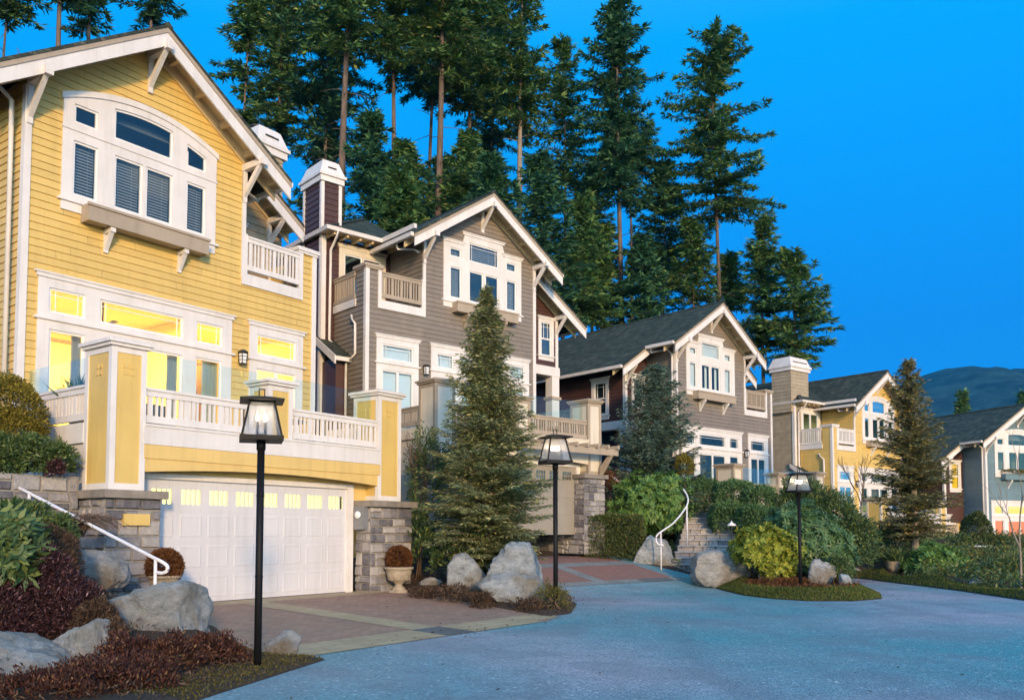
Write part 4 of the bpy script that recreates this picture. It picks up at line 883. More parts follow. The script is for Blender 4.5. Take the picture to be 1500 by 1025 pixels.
# taupe house drive: red brick fields with pale grey bands
strip('driveway', h2, -1.2, 6.9, -6.2, -2.7, .006, M['brick_b'])
strip('driveway_band', h2, -1.2, 7.0, -4.6, -4.15, .011, M['paver_pale']); strip('driveway_band', h2, -1.2, 7.2, -6.5, -6.15, .011, M['paver_pale']); strip('driveway_band', h2, 3.4, 3.85, -6.15, -4.6, .0112, M['paver_pale'])
strip('driveway_inset', h2, 5.2, 6.6, -6.5, -6.15, .014, M['paver_grey'])

def quads_obj(name, label, cat, quads, mat, group=None, kind=None):
    return tag(np_mesh(name, quads, mat), label, cat, group, kind)
# lawn blades: island rim, verge on the right, tip of the bed by the nearest lamp
def blades(poly, dmin, dmax, n, hgt, name='lawn', xr=(-6, 14), yr=(8, 34), mat='grass'):
    P = []; 
    while sum(len(p) for p in P) < n:
        X = RNG.uniform(*xr, 40000); Y = RNG.uniform(*yr, 40000); d = np.minimum(sdist(ROAD, X, Y), sdist(DRV1, X, Y)); k = (d > dmin) & (d < dmax) & (sdist(poly, X, Y) < 0); P.append(np.stack([X[k], Y[k]], 1))
    P = np.concatenate(P)[:n]; z = gz(P[:, 0], P[:, 1]); B = np.column_stack([P, z - .01])
    D = unit(np.column_stack([RNG.normal(0, .45, (n, 2)), np.ones(n)])); Nn = unit(RNG.normal(size=(n, 3)))
    q = leaf_quads(B, D, Nn, RNG.uniform(.6, 1.2, n) * hgt, np.full(n, .014), .05)
    tag(np_mesh(name, q, M[mat]), None, None, None, 'stuff'); return
ISL = [(5.2, 25.6), (5.2, 19.5), (10.5, 19.5), (10.5, 25.5), (8.6, 22.6), (7.0, 22.4), (6.6, 25.6)]
blades(ISL, .02, 1.5, 26000, .075, xr=(5, 11), yr=(19, 26))
blades([(12.1, 18), (13.6, 18), (13.6, 31), (12.1, 31)], .03, .75, 14000, .08, xr=(12, 14), yr=(18, 31))
blades([(-4.2, 8.2), (-1.6, 8.2), (-1.6, 12.2), (-3.6, 12.2)], .03, .75, 5200, .035, xr=(-4.2, -1.6), yr=(8, 12.3), mat='moss')

def carpet(poly, n, ln, wd, mat, xr, yr, hgt=.12, clear=.15, name='ground_cover_carpet'):
    X = RNG.uniform(*xr, n * 4); Y = RNG.uniform(*yr, n * 4); d = np.minimum(sdist(ROAD, X, Y), sdist(DRV1, X, Y)); k = (sdist(poly, X, Y) < 0) & (d > clear); X, Y = X[k][:n], Y[k][:n]; n = len(X)
    lump = np.sin(X * 3.1 + np.sin(Y * 2.3) * 2) * np.sin(Y * 2.7 + np.sin(X * 1.9) * 2); k = lump > RNG.uniform(-1.2, .5, n); X, Y = X[k], Y[k]; lump = lump[k]; n = len(X)
    P = np.column_stack([X, Y, gz(X, Y) + RNG.uniform(0, 1, n) * hgt * (1 + lump)]); D = unit(np.column_stack([RNG.normal(0, .9, (n, 2)), np.full(n, .7)]))
    tag(np_mesh(name, leaf_quads(P, D, unit(RNG.normal(size=(n, 3))), RNG.uniform(.6, 1.3, n) * ln, RNG.uniform(.7, 1.2, n) * wd, .05), M[mat]), None, None, None, 'stuff')
carpet([(12.9, 22), (20, 22), (34, 40), (30, 47), (19, 42), (13, 34)], 34000, .16, .05, 'leaf_dark', (12, 34), (22, 47), .25)
carpet([(12.9, 22), (18, 22), (30, 38), (28, 44), (19, 40), (13, 32)], 9000, .15, .05, 'leaf_olive', (12, 34), (22, 47), .3)
carpet([(-8, 7), (-2.8, 8), (-3, 11), (-5, 13.6), (-9, 15)], 9000, .06, .016, 'heather_brown', (-9, -2), (7, 15), .06)
carpet([(-3, 16), (2, 16), (1.5, 22), (-2, 25), (-4, 21)], 9000, .07, .02, 'heather_brown', (-4, 2), (16, 25), .07, .05)
carpet([(4.5, 19), (10.5, 19), (12, 31), (8, 34), (4, 31)], 9000, .09, .03, 'rust', (4, 12), (19, 34), .06, .5)
carpet([(3.5, 28), (6, 27.4), (8, 33), (3, 34)], 5000, .12, .04, 'leaf_dark', (3, 8), (27, 34), .2, .2)
n = 6000; X = RNG.uniform(-4, 14, n); Y = RNG.uniform(8, 31, n); d = sdist(ROAD, X, Y); d1 = sdist(DRV1, X, Y); e = np.minimum(np.abs(d), np.abs(d1)); k = ((d < 0) | (d1 < 0)) & (RNG.uniform(0, 1, n) < .9 * np.exp(-e * 2.6) + .03); X, Y = X[k], Y[k]; n = len(X)
a = RNG.uniform(0, 6.28, n); tag(np_mesh('fallen_leaves', leaf_quads(np.column_stack([X, Y, pz(X, Y) + .02]), unit(np.column_stack([np.cos(a), np.sin(a), RNG.normal(0, .15, n)])), unit(np.column_stack([RNG.normal(0, .3, (n, 2)), np.ones(n)])), RNG.uniform(.03, .075, n), RNG.uniform(.018, .04, n), .08), M['heather_brown']), None, None, None, 'stuff')
# ------------------------------------------------------------------ rocks
def rock_mesh(seed, sub=4, cuts=9, rough=.16, flat=.0):
    import bmesh
    bm = bmesh.new(); bmesh.ops.create_icosphere(bm, subdivisions=sub, radius=1.); rnd = random.Random(seed)
    pl = []
    for _ in range(cuts):
        n = Vector((rnd.uniform(-1, 1), rnd.uniform(-1, 1), rnd.uniform(-.5, 1))).normalized(); pl.append((n, rnd.uniform(.55, .85)))
    off = Vector((rnd.uniform(0, 50), rnd.uniform(0, 50), 0))
    for v in bm.verts:
        p = v.co.copy()
        for n, d in pl:
            k = p.dot(n) - d
            if k > 0: p -= n * k * .93
        nn = v.co.normalized()
        p += nn * (noise.fractal(p * 1.3 + off, 1., 2., 5) * rough + noise.fractal(p * 4 + off, 1., 2., 4) * rough * .35)
        v.co = p
    me = bpy.data.meshes.new('boulder'); bm.to_mesh(me); bm.free(); me.shade_smooth(); return me
def boulder(px0, px1, py0, py1, Y, seed, label, mat='boulder', depth=1., rz=0., group='granite boulders in the planting beds', tilt=(0, 0), sub=4, cuts=9, name='boulder'):
    """boulder spanning those survey edges at depth Y"""
    a = spot(px0, (py0 + py1) / 2, Y); b = spot(px1, (py0 + py1) / 2, Y); t = spot((px0 + px1) / 2, py0, Y); u = spot((px0 + px1) / 2, py1, Y)
    me = rock_mesh(seed, sub, cuts); me.materials.append(M[mat])
    o = bpy.data.objects.new(name, me); COL.objects.link(o)
    co = np.empty(len(me.vertices) * 3, np.float32); me.vertices.foreach_get('co', co); co = co.reshape(-1, 3)
    Rm = np.array(Matrix.Rotation(rz, 3, 'Z') @ Matrix.Rotation(tilt[0], 3, 'X') @ Matrix.Rotation(tilt[1], 3, 'Y')); co = co @ Rm.T
    lo, hi = co.min(0), co.max(0); w = (b.x - a.x); hgt = (t.z - u.z) * 1.08
    sc3 = np.array([w, max(w, hgt) * .8 * depth, hgt]) / (hi - lo); co = (co - (lo + hi) / 2) * sc3
    me.vertices.foreach_set('co', co.ravel()); me.update()
    o.location = ((a.x + b.x) / 2, Y + max(w, hgt) * .4 * depth, (t.z + u.z) / 2 - hgt * .04)
    return tag(o, label, 'boulder', group)
def hull_rock(parts, seed, label, mat='boulder', rough=.045, name='boulder', group='granite boulders in the planting beds'):
    """a rock from surveyed outlines: each part is (front outline in survey pixels, depth of the front, thickness, outline of the back edge or None)"""
    import bmesh
    me = bpy.data.meshes.new(name); bm = bmesh.new(); org = None; off = Vector((seed * 7.3, seed * 1.7, 0))
    for out, Y, th, skew in parts:
        pts = [spot(px, py, Y) for px, py in out]; c = sum(pts, Vector()) / len(pts); size = max((p - c).length for p in pts)
        if org is None: org = Vector((c.x, Y + th / 2, min(p.z for p in pts)))
        b2 = bmesh.new(); V = []
        for p in pts:
            d = p - c
            V.append(b2.verts.new(c + d * .93 + Vector((0, .10 * th, 0)))); V.append(b2.verts.new(c + d * 1.02 + Vector((skew * th * .3, .42 * th, 0)))); V.append(b2.verts.new(c + d * .8 + Vector((skew * th, th, .02 * th))))
        V.append(b2.verts.new(c + Vector((0, -.02 * th, -.05 * size))))
        r = bmesh.ops.convex_hull(b2, input=V); bmesh.ops.delete(b2, geom=[g for g in b2.verts if not g.link_faces], context='VERTS')
        bmesh.ops.triangulate(b2, faces=b2.faces[:])
        for _ in range(5):
            lim = size * .09; es = [e for e in b2.edges if e.calc_length() > lim]
            if not es: break
            bmesh.ops.subdivide_edges(b2, edges=es, cuts=1); bmesh.ops.triangulate(b2, faces=[f for f in b2.faces if len(f.verts) > 3])
        for _ in range(2): bmesh.ops.smooth_vert(b2, verts=b2.verts[:], factor=.5, use_axis_x=True, use_axis_y=True, use_axis_z=True)
        b2.normal_update(); mv = []
        for v in b2.verts:
            q = (v.co - c) / size; n1 = noise.fractal(q * 1.6 + off, 1., 2., 4); n2 = noise.fractal(q * 6 + off, .9, 2.2, 5); rg = 1 - abs(noise.noise(q * 3.2 + off))
            mv.append(v.co + v.normal * size * (n1 * rough * 2 + n2 * rough * .6 - (rg ** 6) * rough * .9))
        for v, p in zip(b2.verts, mv): v.co = p
        vm = {v: bm.verts.new(v.co - org) for v in b2.verts}
        for f in b2.faces:
            if not bm.faces.get([vm[v] for v in f.verts]): bm.faces.new([vm[v] for v in f.verts])
        b2.free()
    bm.normal_update(); bm.to_mesh(me); bm.free(); me.materials.append(M[mat]); me.shade_smooth()
    o = bpy.data.objects.new(name, me); COL.objects.link(o); o.location = org; return tag(o, label, 'boulder', group)
hull_rock([([(120, 880), (160, 872), (215, 862), (258, 854), (264, 880), (266, 930), (270, 975), (215, 985), (165, 970), (135, 930)], 11.2, 1.0, .15)], 3, 'long slanting boulder with a bluish top, beside the foot of the white handrail')
hull_rock([([(45, 965), (62, 945), (95, 922), (100, 950), (112, 992), (70, 1000)], 9.6, .6, .1), ([(94, 925), (128, 910), (142, 935), (148, 992), (108, 998)], 9.75, .6, .1)], 14, 'split upright boulder between the purple heather and the wine red shrub')
hull_rock([([(-60, 930), (0, 944), (18, 958), (45, 965), (65, 985), (62, 1060), (-60, 1060)], 8.8, 1., 0)], 21, 'bluish boulder in the bottom left corner of the picture')
hull_rock([([(80, 862), (96, 828), (108, 806), (135, 808), (162, 826), (168, 846), (160, 866)], 13.0, .8, 0)], 5, 'tan boulder against the stone base of the left pier', 'boulder_b')
hull_rock([([(652, 866), (654, 828), (664, 814), (680, 810), (698, 826), (712, 846), (708, 866), (690, 874)], 19.0, .9, 0)], 11, 'rounded grey boulder left of the pyramid boulder', rough=.03)
hull_rock([([(704, 862), (712, 836), (728, 826), (738, 798), (752, 792), (772, 794), (782, 812), (794, 846), (796, 870), (760, 880)], 18.3, 1.2, .1), ([(697, 858), (715, 846), (760, 838), (795, 850), (803, 868), (800, 888), (770, 896), (725, 884)], 17.7, 1.1, 0)], 17, 'largest pyramid shaped boulder under the tall spruce', rough=.05)
hull_rock([([(924, 826), (938, 800), (950, 784), (976, 792), (986, 820), (984, 842), (950, 838)], 27.9, 1.1, .3)], 23, 'leaning grey slab left of the lowest stone steps')
hull_rock([([(1016, 846), (1018, 818), (1030, 810), (1062, 806), (1092, 818), (1108, 838), (1104, 858), (1060, 866), (1030, 860)], 24.9, 1.5, .1)], 26, 'broad pale boulder at the right foot of the stone steps', 'boulder_b')
boulder(88, 122, 800, 866, 12.4, 31, 'narrow upright grey rock left of the tan boulder', depth=.5)
boulder(384, 436, 924, 968, 11.0, 8, 'small whitish rock just right of the nearest lamp post', 'boulder_b')
boulder(612, 648, 845, 868, 20.2, 41, 'low tan rock between the stone urn and the rounded boulder', 'boulder_b', depth=1.)
boulder(1188, 1232, 818, 862, 23.6, 27, 'pale pointed rock right of the island lamp post', 'boulder_b')
boulder(1234, 1254, 840, 868, 23.0, 29, 'small grey rock at the right end of the island bed')
boulder(1114, 1148, 838, 860, 24.2, 33, 'low orange tan rock under the lime green shrub', 'boulder_b')
boulder(1244, 1286, 832, 848, 31.0, 35, 'flat brown rock behind the end of the island', 'boulder_b')
boulder(1418, 1458, 846, 872, 25.2, 37, 'bluish rock among the ground cover at the right edge')
boulder(1392, 1412, 812, 842, 31, 38, 'pale upright rock beside the far deck pillar', 'boulder_b')

# ------------------------------------------------------------------ stone steps, retaining wall, handrails
t = thing('stone_staircase', 'uneven grey stone staircase climbing through hedges to the taupe house', 'staircase', (5.6, 27.4, .02))
rnd = random.Random(4); n = 12
for i in range(n):
    z0 = i * .192; y = i * .36; x0 = (-1.35, -1.0, -.72, -.45, -.2, -.05, .08, .2, .32, .45, .58, .7)[i]; x1 = (1.5, 1.6, 1.7, 1.8, 1.9, 2., 2.1, 2.1, 2.1, 2.05, 1.95, 1.6)[i]
    st, mo = MB(), MB(); P = lambda a, z, o, y=y: (a, y - o, z)
    mo.box(x0, x1, y, y + .6 if i < n - 1 else y + 1.2, -.5 if i == 0 else z0 - .2, z0 + .15)
    st.add([], [])
    a = x0
    while a < x1 - .01:
        w = rnd.uniform(.25, .6); w = (x1 - a) if x1 - a - w < .2 else w
        j = lambda: rnd.uniform(-.012, .012); g = .008
        vs = [(a + g, y - .05 + j(), z0), (a + w - g, y - .05 + j(), z0), (a + w - g, y + .42, z0), (a + g, y + .42, z0), (a + g + .012, y - .035 + j(), z0 + .164), (a + w - g - .012, y - .035 + j(), z0 + .164), (a + w - g - .012, y + .42, z0 + .164), (a + g + .012, y + .42, z0 + .164)]
        st.add(vs, [(0, 1, 5, 4), (1, 2, 6, 5), (3, 0, 4, 7), (4, 5, 6, 7)]); a += w
    nz = MB(); a = x0 - .02
    while a < x1:
        w = min(rnd.uniform(.45, 1.), x1 + .02 - a); w = w if x1 - a - w > .25 else x1 + .02 - a
        nz.taper(a + .006, a + w - .006, y - .10 + rnd.uniform(-.015, .015), y + .4, z0 + .165, z0 + .198, .008); a += w
    s_ = mo.build('step', M['mortar'], t); st.build('step_stones', M['stone'], s_); nz.build('step_nosing', M['stone_pale'], s_)
def handrail(name, label, pts, posts, r=.026):
    q = MB(); q.tube(pts, r, 8); root = thing(name, label, 'handrail', (posts[0][0], posts[0][1], posts[0][2]), 0., 'white tubular handrails')
    sh = Vector(root.location); q.v = [tuple(Vector(p) - sh) for p in q.v]; q.build('rail', M['rail_white'], root, True)
    for p in posts:
        b = MB(); b.tube([Vector((p[0], p[1], p[2] - .3)) - sh, Vector((p[0], p[1], p[3])) - sh], r * .95, 8); b.build('post', M['rail_white'], root, True)
def curve(pts, n=6):
    pts = [Vector(p) for p in pts]; out = []
    for i in range(len(pts) - 1):
        p0, p1, p2, p3 = pts[max(i - 1, 0)], pts[i], pts[i + 1], pts[min(i + 2, len(pts) - 1)]
        for k in range(n):
            t_ = k / n; out.append(.5 * ((2 * p1) + (-p0 + p2) * t_ + (2 * p0 - 5 * p1 + 4 * p2 - p3) * t_ ** 2 + (-p0 + 3 * p1 - 3 * p2 + p3) * t_ ** 3))
    return out + [pts[-1]]
A, B = spot(228, 818, 12.2), spot(43, 722, 14.2); E0 = B + (B - A) * .55
loop = [A, spot(238, 823, 12.15), spot(245, 829, 12.12), spot(244, 836, 12.12), spot(237, 839, 12.15), spot(229, 838, 12.2)]
handrail('handrail', 'long straight white handrail rising to the left of the yellow house garage', [E0, B] + curve(loop, 5), [(A.x, A.y, .3, A.z), (B.x, B.y, 1.4, B.z)], .026)
hp = curve([spot(972, 798, 27.3), spot(965, 797, 27.25), spot(961, 791, 27.25), spot(963, 783, 27.3), spot(972, 776, 27.5), spot(986, 766, 27.9), spot(999, 751, 28.4), spot(1007, 738, 28.8), spot(1007, 727, 29.1), spot(1001, 716, 29.4)], 5)
p0, p1 = spot(968, 779, 27.4), spot(1006, 741, 28.75)
handrail('handrail', 'curved white handrail on the left side of the stone steps', hp, [(p0.x, p0.y, spot(968, 826, 27.4).z, p0.z), (p1.x, p1.y, spot(1006, 786, 28.75).z, p1.z)], .026)
a, b, c = spot(1418, 800, 36), spot(1452, 800, 36), spot(1480, 814, 36)
handrail('handrail', 'short white handrail with a kink near the right edge', [a, b, c], [(b.x, b.y, spot(1452, 822, 36).z, b.z)], .04)
a, b = spot(878, 686, 32), spot(908, 706, 30.5)
handrail('handrail', 'white handrail half hidden behind the reddish plant by the beige garage', [a, b], [(b.x, b.y, b.z - .7, b.z)], .04)
# low coursed wall under the round golden hedge
st, mo = MB(), MB(); rnd = random.Random(9); wq = h1.world(-.12, -2.72, 1.2); root = thing('retaining_wall', 'low grey stone retaining wall below the round golden hedge', 'wall', tuple(wq))
put = lambda a, z, o: (-a * .59 + o * .807, -a * .807 - o * .59, z)
masonry(st, mo, put, 0, 3.4, -.3, 1.38, rnd, 0); b = mo.build('wall_core', M['mortar'], root); st.build('stone_facing', M['stone'], b)

# ------------------------------------------------------------------ shrubs
def blob(px0, px1, py0, py1, Y, depth=.9):
    a = spot(px0, (py0 + py1) / 2, Y); b = spot(px1, (py0 + py1) / 2, Y); t = spot((px0 + px1) / 2, py0, Y); u = spot((px0 + px1) / 2, py1, Y)
    return ((a.x + b.x) / 2, Y, (t.z + u.z) / 2, (b.x - a.x) / 2, max((b.x - a.x), (t.z - u.z)) / 2 * depth, (t.z - u.z) / 2)
def surf_points(blobs, n, inner=.72, outer=1.06, lump=.16, freq=2.2, boxy=0.):
    """points spread through the outer shell of a group of lumpy ellipsoids, with their outward directions"""
    vol = np.array([b[3] * b[5] + b[3] * b[4] for b in blobs]); cnt = RNG.multinomial(n, vol / vol.sum()); Ps, Ns = [], []
    for b, k in zip(blobs, cnt):
        d = unit(RNG.normal(size=(k, 3))); d[:, 2] = np.where(d[:, 2] < -.55, -d[:, 2], d[:, 2])
        r = RNG.uniform(inner ** 2, outer ** 2, k) ** .5
        ph = RNG.uniform(0, 6, 6); rad = 1 + lump * (np.sin(d[:, 0] * freq * 2.1 + ph[0]) * np.sin(d[:, 1] * freq * 2.3 + ph[1]) + .7 * np.sin(d[:, 2] * freq * 3.1 + ph[2]) * np.sin(d[:, 0] * freq * 3.7 + ph[3]) + .5 * np.sin(d[:, 1] * freq * 5.3 + ph[4]) * np.sin(d[:, 2] * freq * 5.9 + ph[5]))
        if boxy:
            m = np.abs(d).max(1, keepdims=True); e = d / m; dd = d * (1 - boxy) + e * boxy * .88
        else: dd = d
        c = np.array(b[:3]); s = np.array(b[3:6]); Ps.append(c + dd * s * (r * rad)[:, None]); Ns.append(unit(d / s))
    return np.concatenate(Ps), np.concatenate(Ns)
def bush(name, label, cat, blobs, n, ln, wd, mat, group=None, mode='leaf', stems=5, inner=.7, lump=.16, up=.25, boxy=0., spread=.7, stem_mat='stem', outer=1.06, ground=None):
    cx, cy = blobs[0][0], blobs[0][1]; zb = min(b[2] - b[5] for b in blobs); zb = gz1(cx, cy) if ground is None else ground
    P, Nn = surf_points(blobs, n, inner, outer, lump, 2.2, boxy); k = P[:, 2] > gz(P[:, 0], P[:, 1]) - .02; P, Nn = P[k], Nn[k]; n = len(P)
    O = np.array([cx, cy, zb]); P = P - O
    if mode == 'rosette':
        qs = []; a0 = RNG.uniform(0, 6.28, n); ax = unit(Nn + RNG.normal(0, .35, (n, 3)) + [0, 0, up]); m = 7
        u = unit(np.cross(ax, RNG.normal(size=(n, 3)))); v = np.cross(ax, u)
        for i in range(m):
            t = a0 + i * 6.283 / m; dr = u * np.cos(t)[:, None] + v * np.sin(t)[:, None]; el = RNG.uniform(-.15, .55, n)[:, None]
            D = unit(dr + ax * el); qs.append(leaf_quads(P, D, ax, RNG.uniform(.7, 1.15, n) * ln, RNG.uniform(.8, 1.1, n) * wd, -.1))
        q = np.concatenate(qs)
    else:
        D = unit(Nn + RNG.normal(0, spread, (n, 3)) + [0, 0, up]); q = leaf_quads(P, D, unit(RNG.normal(size=(n, 3))), RNG.uniform(.6, 1.25, n) * ln, RNG.uniform(.7, 1.2, n) * wd, .06)
    root = thing(name, label, cat, tuple(O), 0., group); np_mesh('foliage', q, M[mat], root)
    s = MB(); rnd = random.Random(n)
    for i in range(stems):
        b = blobs[rnd.randrange(len(blobs))]; e = Vector((b[0] + rnd.uniform(-.6, .6) * b[3], b[1] + rnd.uniform(-.6, .6) * b[4], b[2] + rnd.uniform(0, .6) * b[5])) - Vector(O)
        st = Vector((rnd.uniform(-.15, .15), rnd.uniform(-.15, .15), -.05)) + Vector((e.x, e.y, 0)) * .35; m = (st + e) / 2 + Vector((rnd.uniform(-.1, .1), rnd.uniform(-.1, .1), .05))
        st.z = gz1(st.x + O[0], st.y + O[1]) - O[2] - .05
        s.tube([st, m, e], [.028, .02, .008], 5)
    s.build('stem', M[stem_mat], root, True); return root
GS = 'garden shrubs'
bush('round_hedge', 'big round golden green clipped hedge against the left edge of the yellow house', 'hedge', [blob(-70, 62, 552, 690, 15.2), blob(-40, 58, 600, 715, 15.0)], 19000, .065, .03, 'leaf_gold', GS, inner=.82, lump=.05, stems=0)
bush('trailing_shrub', 'dark trailing evergreen hanging over the low stone wall at left', 'shrub', [blob(10, 75, 640, 704, 14.7), blob(60, 108, 650, 700, 14.95), blob(-30, 30, 640, 706, 14.45)], 9000, .1, .025, 'leaf_dark', GS, spread=1., stems=0)
bush('trailing_shrub', 'small dark red tinted trailing plant at the right end of the low stone wall', 'shrub', [blob(70, 92, 676, 700, 14.7)], 900, .07, .02, 'heather', GS, stems=0)
bush('leafy_shrub', 'large leaved dark green shrub at the left edge by the handrail post', 'shrub', [blob(-50, 56, 745, 850, 10.2), blob(-30, 50, 790, 862, 10.0)], 330, .19, .062, 'leaf_dark', GS, 'rosette', up=.2, inner=.8, stems=3)
bush('heather', 'tall dusky heather between the big leaved shrub and the boulders', 'heather', [blob(30, 112, 775, 880, 11.6), blob(60, 108, 800, 880, 11.3)], 12000, .06, .012, 'heather_brown', GS, up=.8, lump=.06, spread=.5)
bush('heather', 'wide dark purple heather mound at the left edge', 'heather', [blob(-60, 105, 790, 960, 10.3, .7), blob(20, 150, 840, 960, 10.4, .7), blob(-60, 40, 850, 960, 9.9, .7)], 30000, .07, .014, 'heather', GS, up=.5, lump=.06, spread=.8)
bush('heather', 'brownish heather in front of the long slanting boulder', 'heather', [blob(110, 170, 880, 975, 10.3), blob(130, 190, 910, 985, 10.2)], 9000, .06, .012, 'heather_brown', GS, up=.6, lump=.08)
bush('low_shrub', 'wine red low shrub spreading along the kerb to the nearest lamp post', 'shrub', [blob(140, 230, 935, 1010, 9.7), blob(200, 300, 935, 1010, 9.9), blob(270, 345, 930, 990, 10.3), blob(150, 260, 960, 1030, 9.3), blob(300, 365, 945, 985, 10.4)], 13000, .055, .02, 'heather_red', GS, up=.5, lump=.2, stems=30)
bush('low_shrub', 'wine red low shrub in front of the split boulder at the bottom edge', 'shrub', [blob(60, 150, 975, 1060, 8.7), blob(30, 110, 1000, 1070, 8.5)], 7000, .05, .018, 'heather_red', GS, up=.5, lump=.2, stems=20)
bush('low_shrub', 'wine red low shrub filling the bottom left foreground below the split boulder', 'shrub', [blob(120, 230, 990, 1080, 8.6), (-4.0, 8.45, .12, .45, .3, .24), (-3.7, 8.7, .1, .4, .25, .2), (-4.3, 8.05, .1, .5, .25, .22)], 12000, .05, .018, 'heather_red', GS, up=.5, lump=.2, stems=10)
# heap of bare arching twigs by the left pier
def twigs(name, label, c, w, h, n, seed, r=.008, group=None, mat='twig', droop=.5):
    rnd = random.Random(seed); q = MB(); root = thing(name, label, 'shrub', c, 0, group)
    for i in range(n):
        a = rnd.uniform(0, 6.28); l = rnd.uniform(.5, 1.); p = Vector((rnd.uniform(-.3, .3) * w, rnd.uniform(-.3, .3) * w, 0)); pts = [p]
        for k in range(1, 6):
            t_ = k / 5; pts.append(p + Vector((math.cos(a) * w * l * t_ + rnd.uniform(-.04, .04), math.sin(a) * w * .6 * l * t_ + rnd.uniform(-.04, .04), h * l * (1.6 * t_ - (1.6 * droop + .6) * t_ * t_) + rnd.uniform(-.03, .03))))
        q.tube(pts, [r, r * .9, r * .75, r * .6, r * .45, r * .25], 4)
    q.build('twig_mass', M[mat], root); return root
p = spot(92, 752, 13.4); twigs('bare_shrub', 'heap of reddish brown bare twigs spilling over the handrail slope beside the left pier', (p.x, p.y, p.z - .35), .85, .75, 420, 3)
bush('creeping_shrub', 'low dark creeping shrub under the long handrail', 'shrub', [blob(0, 70, 735, 790, 12.9), blob(60, 110, 755, 800, 12.9)], 5000, .07, .02, 'leaf_dark', GS)
# bed between the two drives
bush('laurel_shrub', 'upright pointed laurel shrub between the right stone pier and the spruce', 'shrub', [blob(592, 630, 740, 838, 21.6, 1), blob(604, 640, 770, 840, 21.4, 1)], 1300, .16, .045, 'leaf_dark', GS, up=1.3, lump=.2)
bush('laurel_shrub', 'wide dark laurel shrub behind the rounded boulder', 'shrub', [blob(630, 720, 778, 850, 20.6), blob(690, 740, 770, 840, 21)], 2300, .15, .04, 'leaf_dark', GS, up=1.2, lump=.2)
bush('laurel_shrub', 'dark evergreen in the gap left of the spruce, below the cream deck pillar', 'shrub', [blob(600, 650, 640, 790, 23.5), blob(640, 680, 660, 760, 23)], 5200, .12, .035, 'leaf_dark', GS, up=.4, lump=.25)
for i, (a, b, c, d, Y) in enumerate([(640, 690, 858, 885, 18.3), (690, 720, 868, 896, 17.5), (785, 834, 858, 906, 17.4), (755, 800, 878, 902, 17.2), (600, 640, 862, 880, 19.)]):
    bush('ground_cover', ['brown low ground cover in front of the rounded boulder', 'brown tuft at the left foot of the pyramid boulder', 'olive brown tuft around the middle lamp post', 'brown tuft in front of the pyramid boulder', 'brown tuft beside the stone urn'][i], 'ground cover', [blob(a, b, c, d, Y)], 1800, .06, .014, 'heather_brown' if i != 2 else 'leaf_olive', 'ground cover tufts', up=.6, lump=.3)
# right of the taupe drive
bush('box_hedge', 'square clipped dark hedge beside the beige garage', 'hedge', [blob(846, 948, 750, 836, 28.6, .55)], 22000, .075, .04, 'leaf_hedge', GS, inner=.86, outer=1.02, lump=.03, boxy=.8)
bush('rhododendron', 'broad bright green shrub above the square hedge', 'shrub', [blob(895, 985, 700, 785, 30.2), blob(945, 1005, 695, 770, 30.4), blob(900, 950, 735, 800, 30.0), blob(950, 996, 740, 790, 30.2)], 1900, .17, .06, 'leaf_green', GS, 'rosette', lump=.22)
bush('reddish_shrub', 'small reddish brown shrub at the corner of the beige garage', 'shrub', [blob(862, 905, 690, 728, 30.5)], 1700, .1, .03, 'rust', GS, lump=.3, spread=1)
bush('clipped_hedge', 'long dark clipped hedge on the right above the stone steps', 'hedge', [blob(1004, 1060, 702, 765, 31.8, 1), blob(1045, 1105, 704, 768, 31, 1), blob(1085, 1135, 712, 775, 30.2, 1), blob(1040, 1100, 735, 790, 30.2, 1), blob(1080, 1130, 740, 800, 29.4, 1)], 30000, .11, .045, 'leaf_mid', GS, inner=.82, lump=.05, boxy=.4)
bush('golden_conifer', 'small golden conifer at the foot of the blue spruce', 'shrub', [blob(990, 1014, 668, 706, 31.3)], 1600, .12, .03, 'leaf_gold', GS, up=1.)
bush('yew_shrub', 'very dark tall spreading evergreen behind the island shrubs', 'shrub', [blob(1130, 1215, 708, 790, 30), blob(1180, 1256, 724, 815, 29.4), blob(1216, 1282, 756, 835, 29), blob(1150, 1200, 706, 750, 30.5), blob(1230, 1274, 780, 842, 28.5)], 15000, .16, .045, 'leaf_dark', GS, lump=.25, spread=.9, up=.5)
bush('rhododendron', 'mid green domed shrub behind the island lamp post', 'shrub', [blob(1115, 1235, 745, 850, 25.6), blob(1120, 1190, 742, 800, 25.9), blob(1185, 1250, 790, 850, 25.2)], 2400, .19, .06, 'leaf_mid', GS, 'rosette', lump=.18)
bush('rhododendron', 'lime yellow shrub left of the island lamp post', 'shrub', [blob(1076, 1172, 776, 840, 24.6), blob(1080, 1140, 774, 820, 24.7), blob(1110, 1160, 810, 854, 24.3)], 1500, .14, .055, 'leaf_lime', GS, 'rosette', lump=.22, stems=9)
bush('olive_shrub', 'small olive shrub between the pointed rock and the end of the island', 'shrub', [blob(1212, 1246, 815, 858, 24)], 1800, .08, .03, 'leaf_dark', GS)
bush('rust_ground_cover', 'rust brown ground cover under the island shrubs', 'ground cover', [blob(1090, 1200, 846, 868, 23.9, .5)], 2600, .06, .02, 'rust', 'ground cover tufts', up=.3)
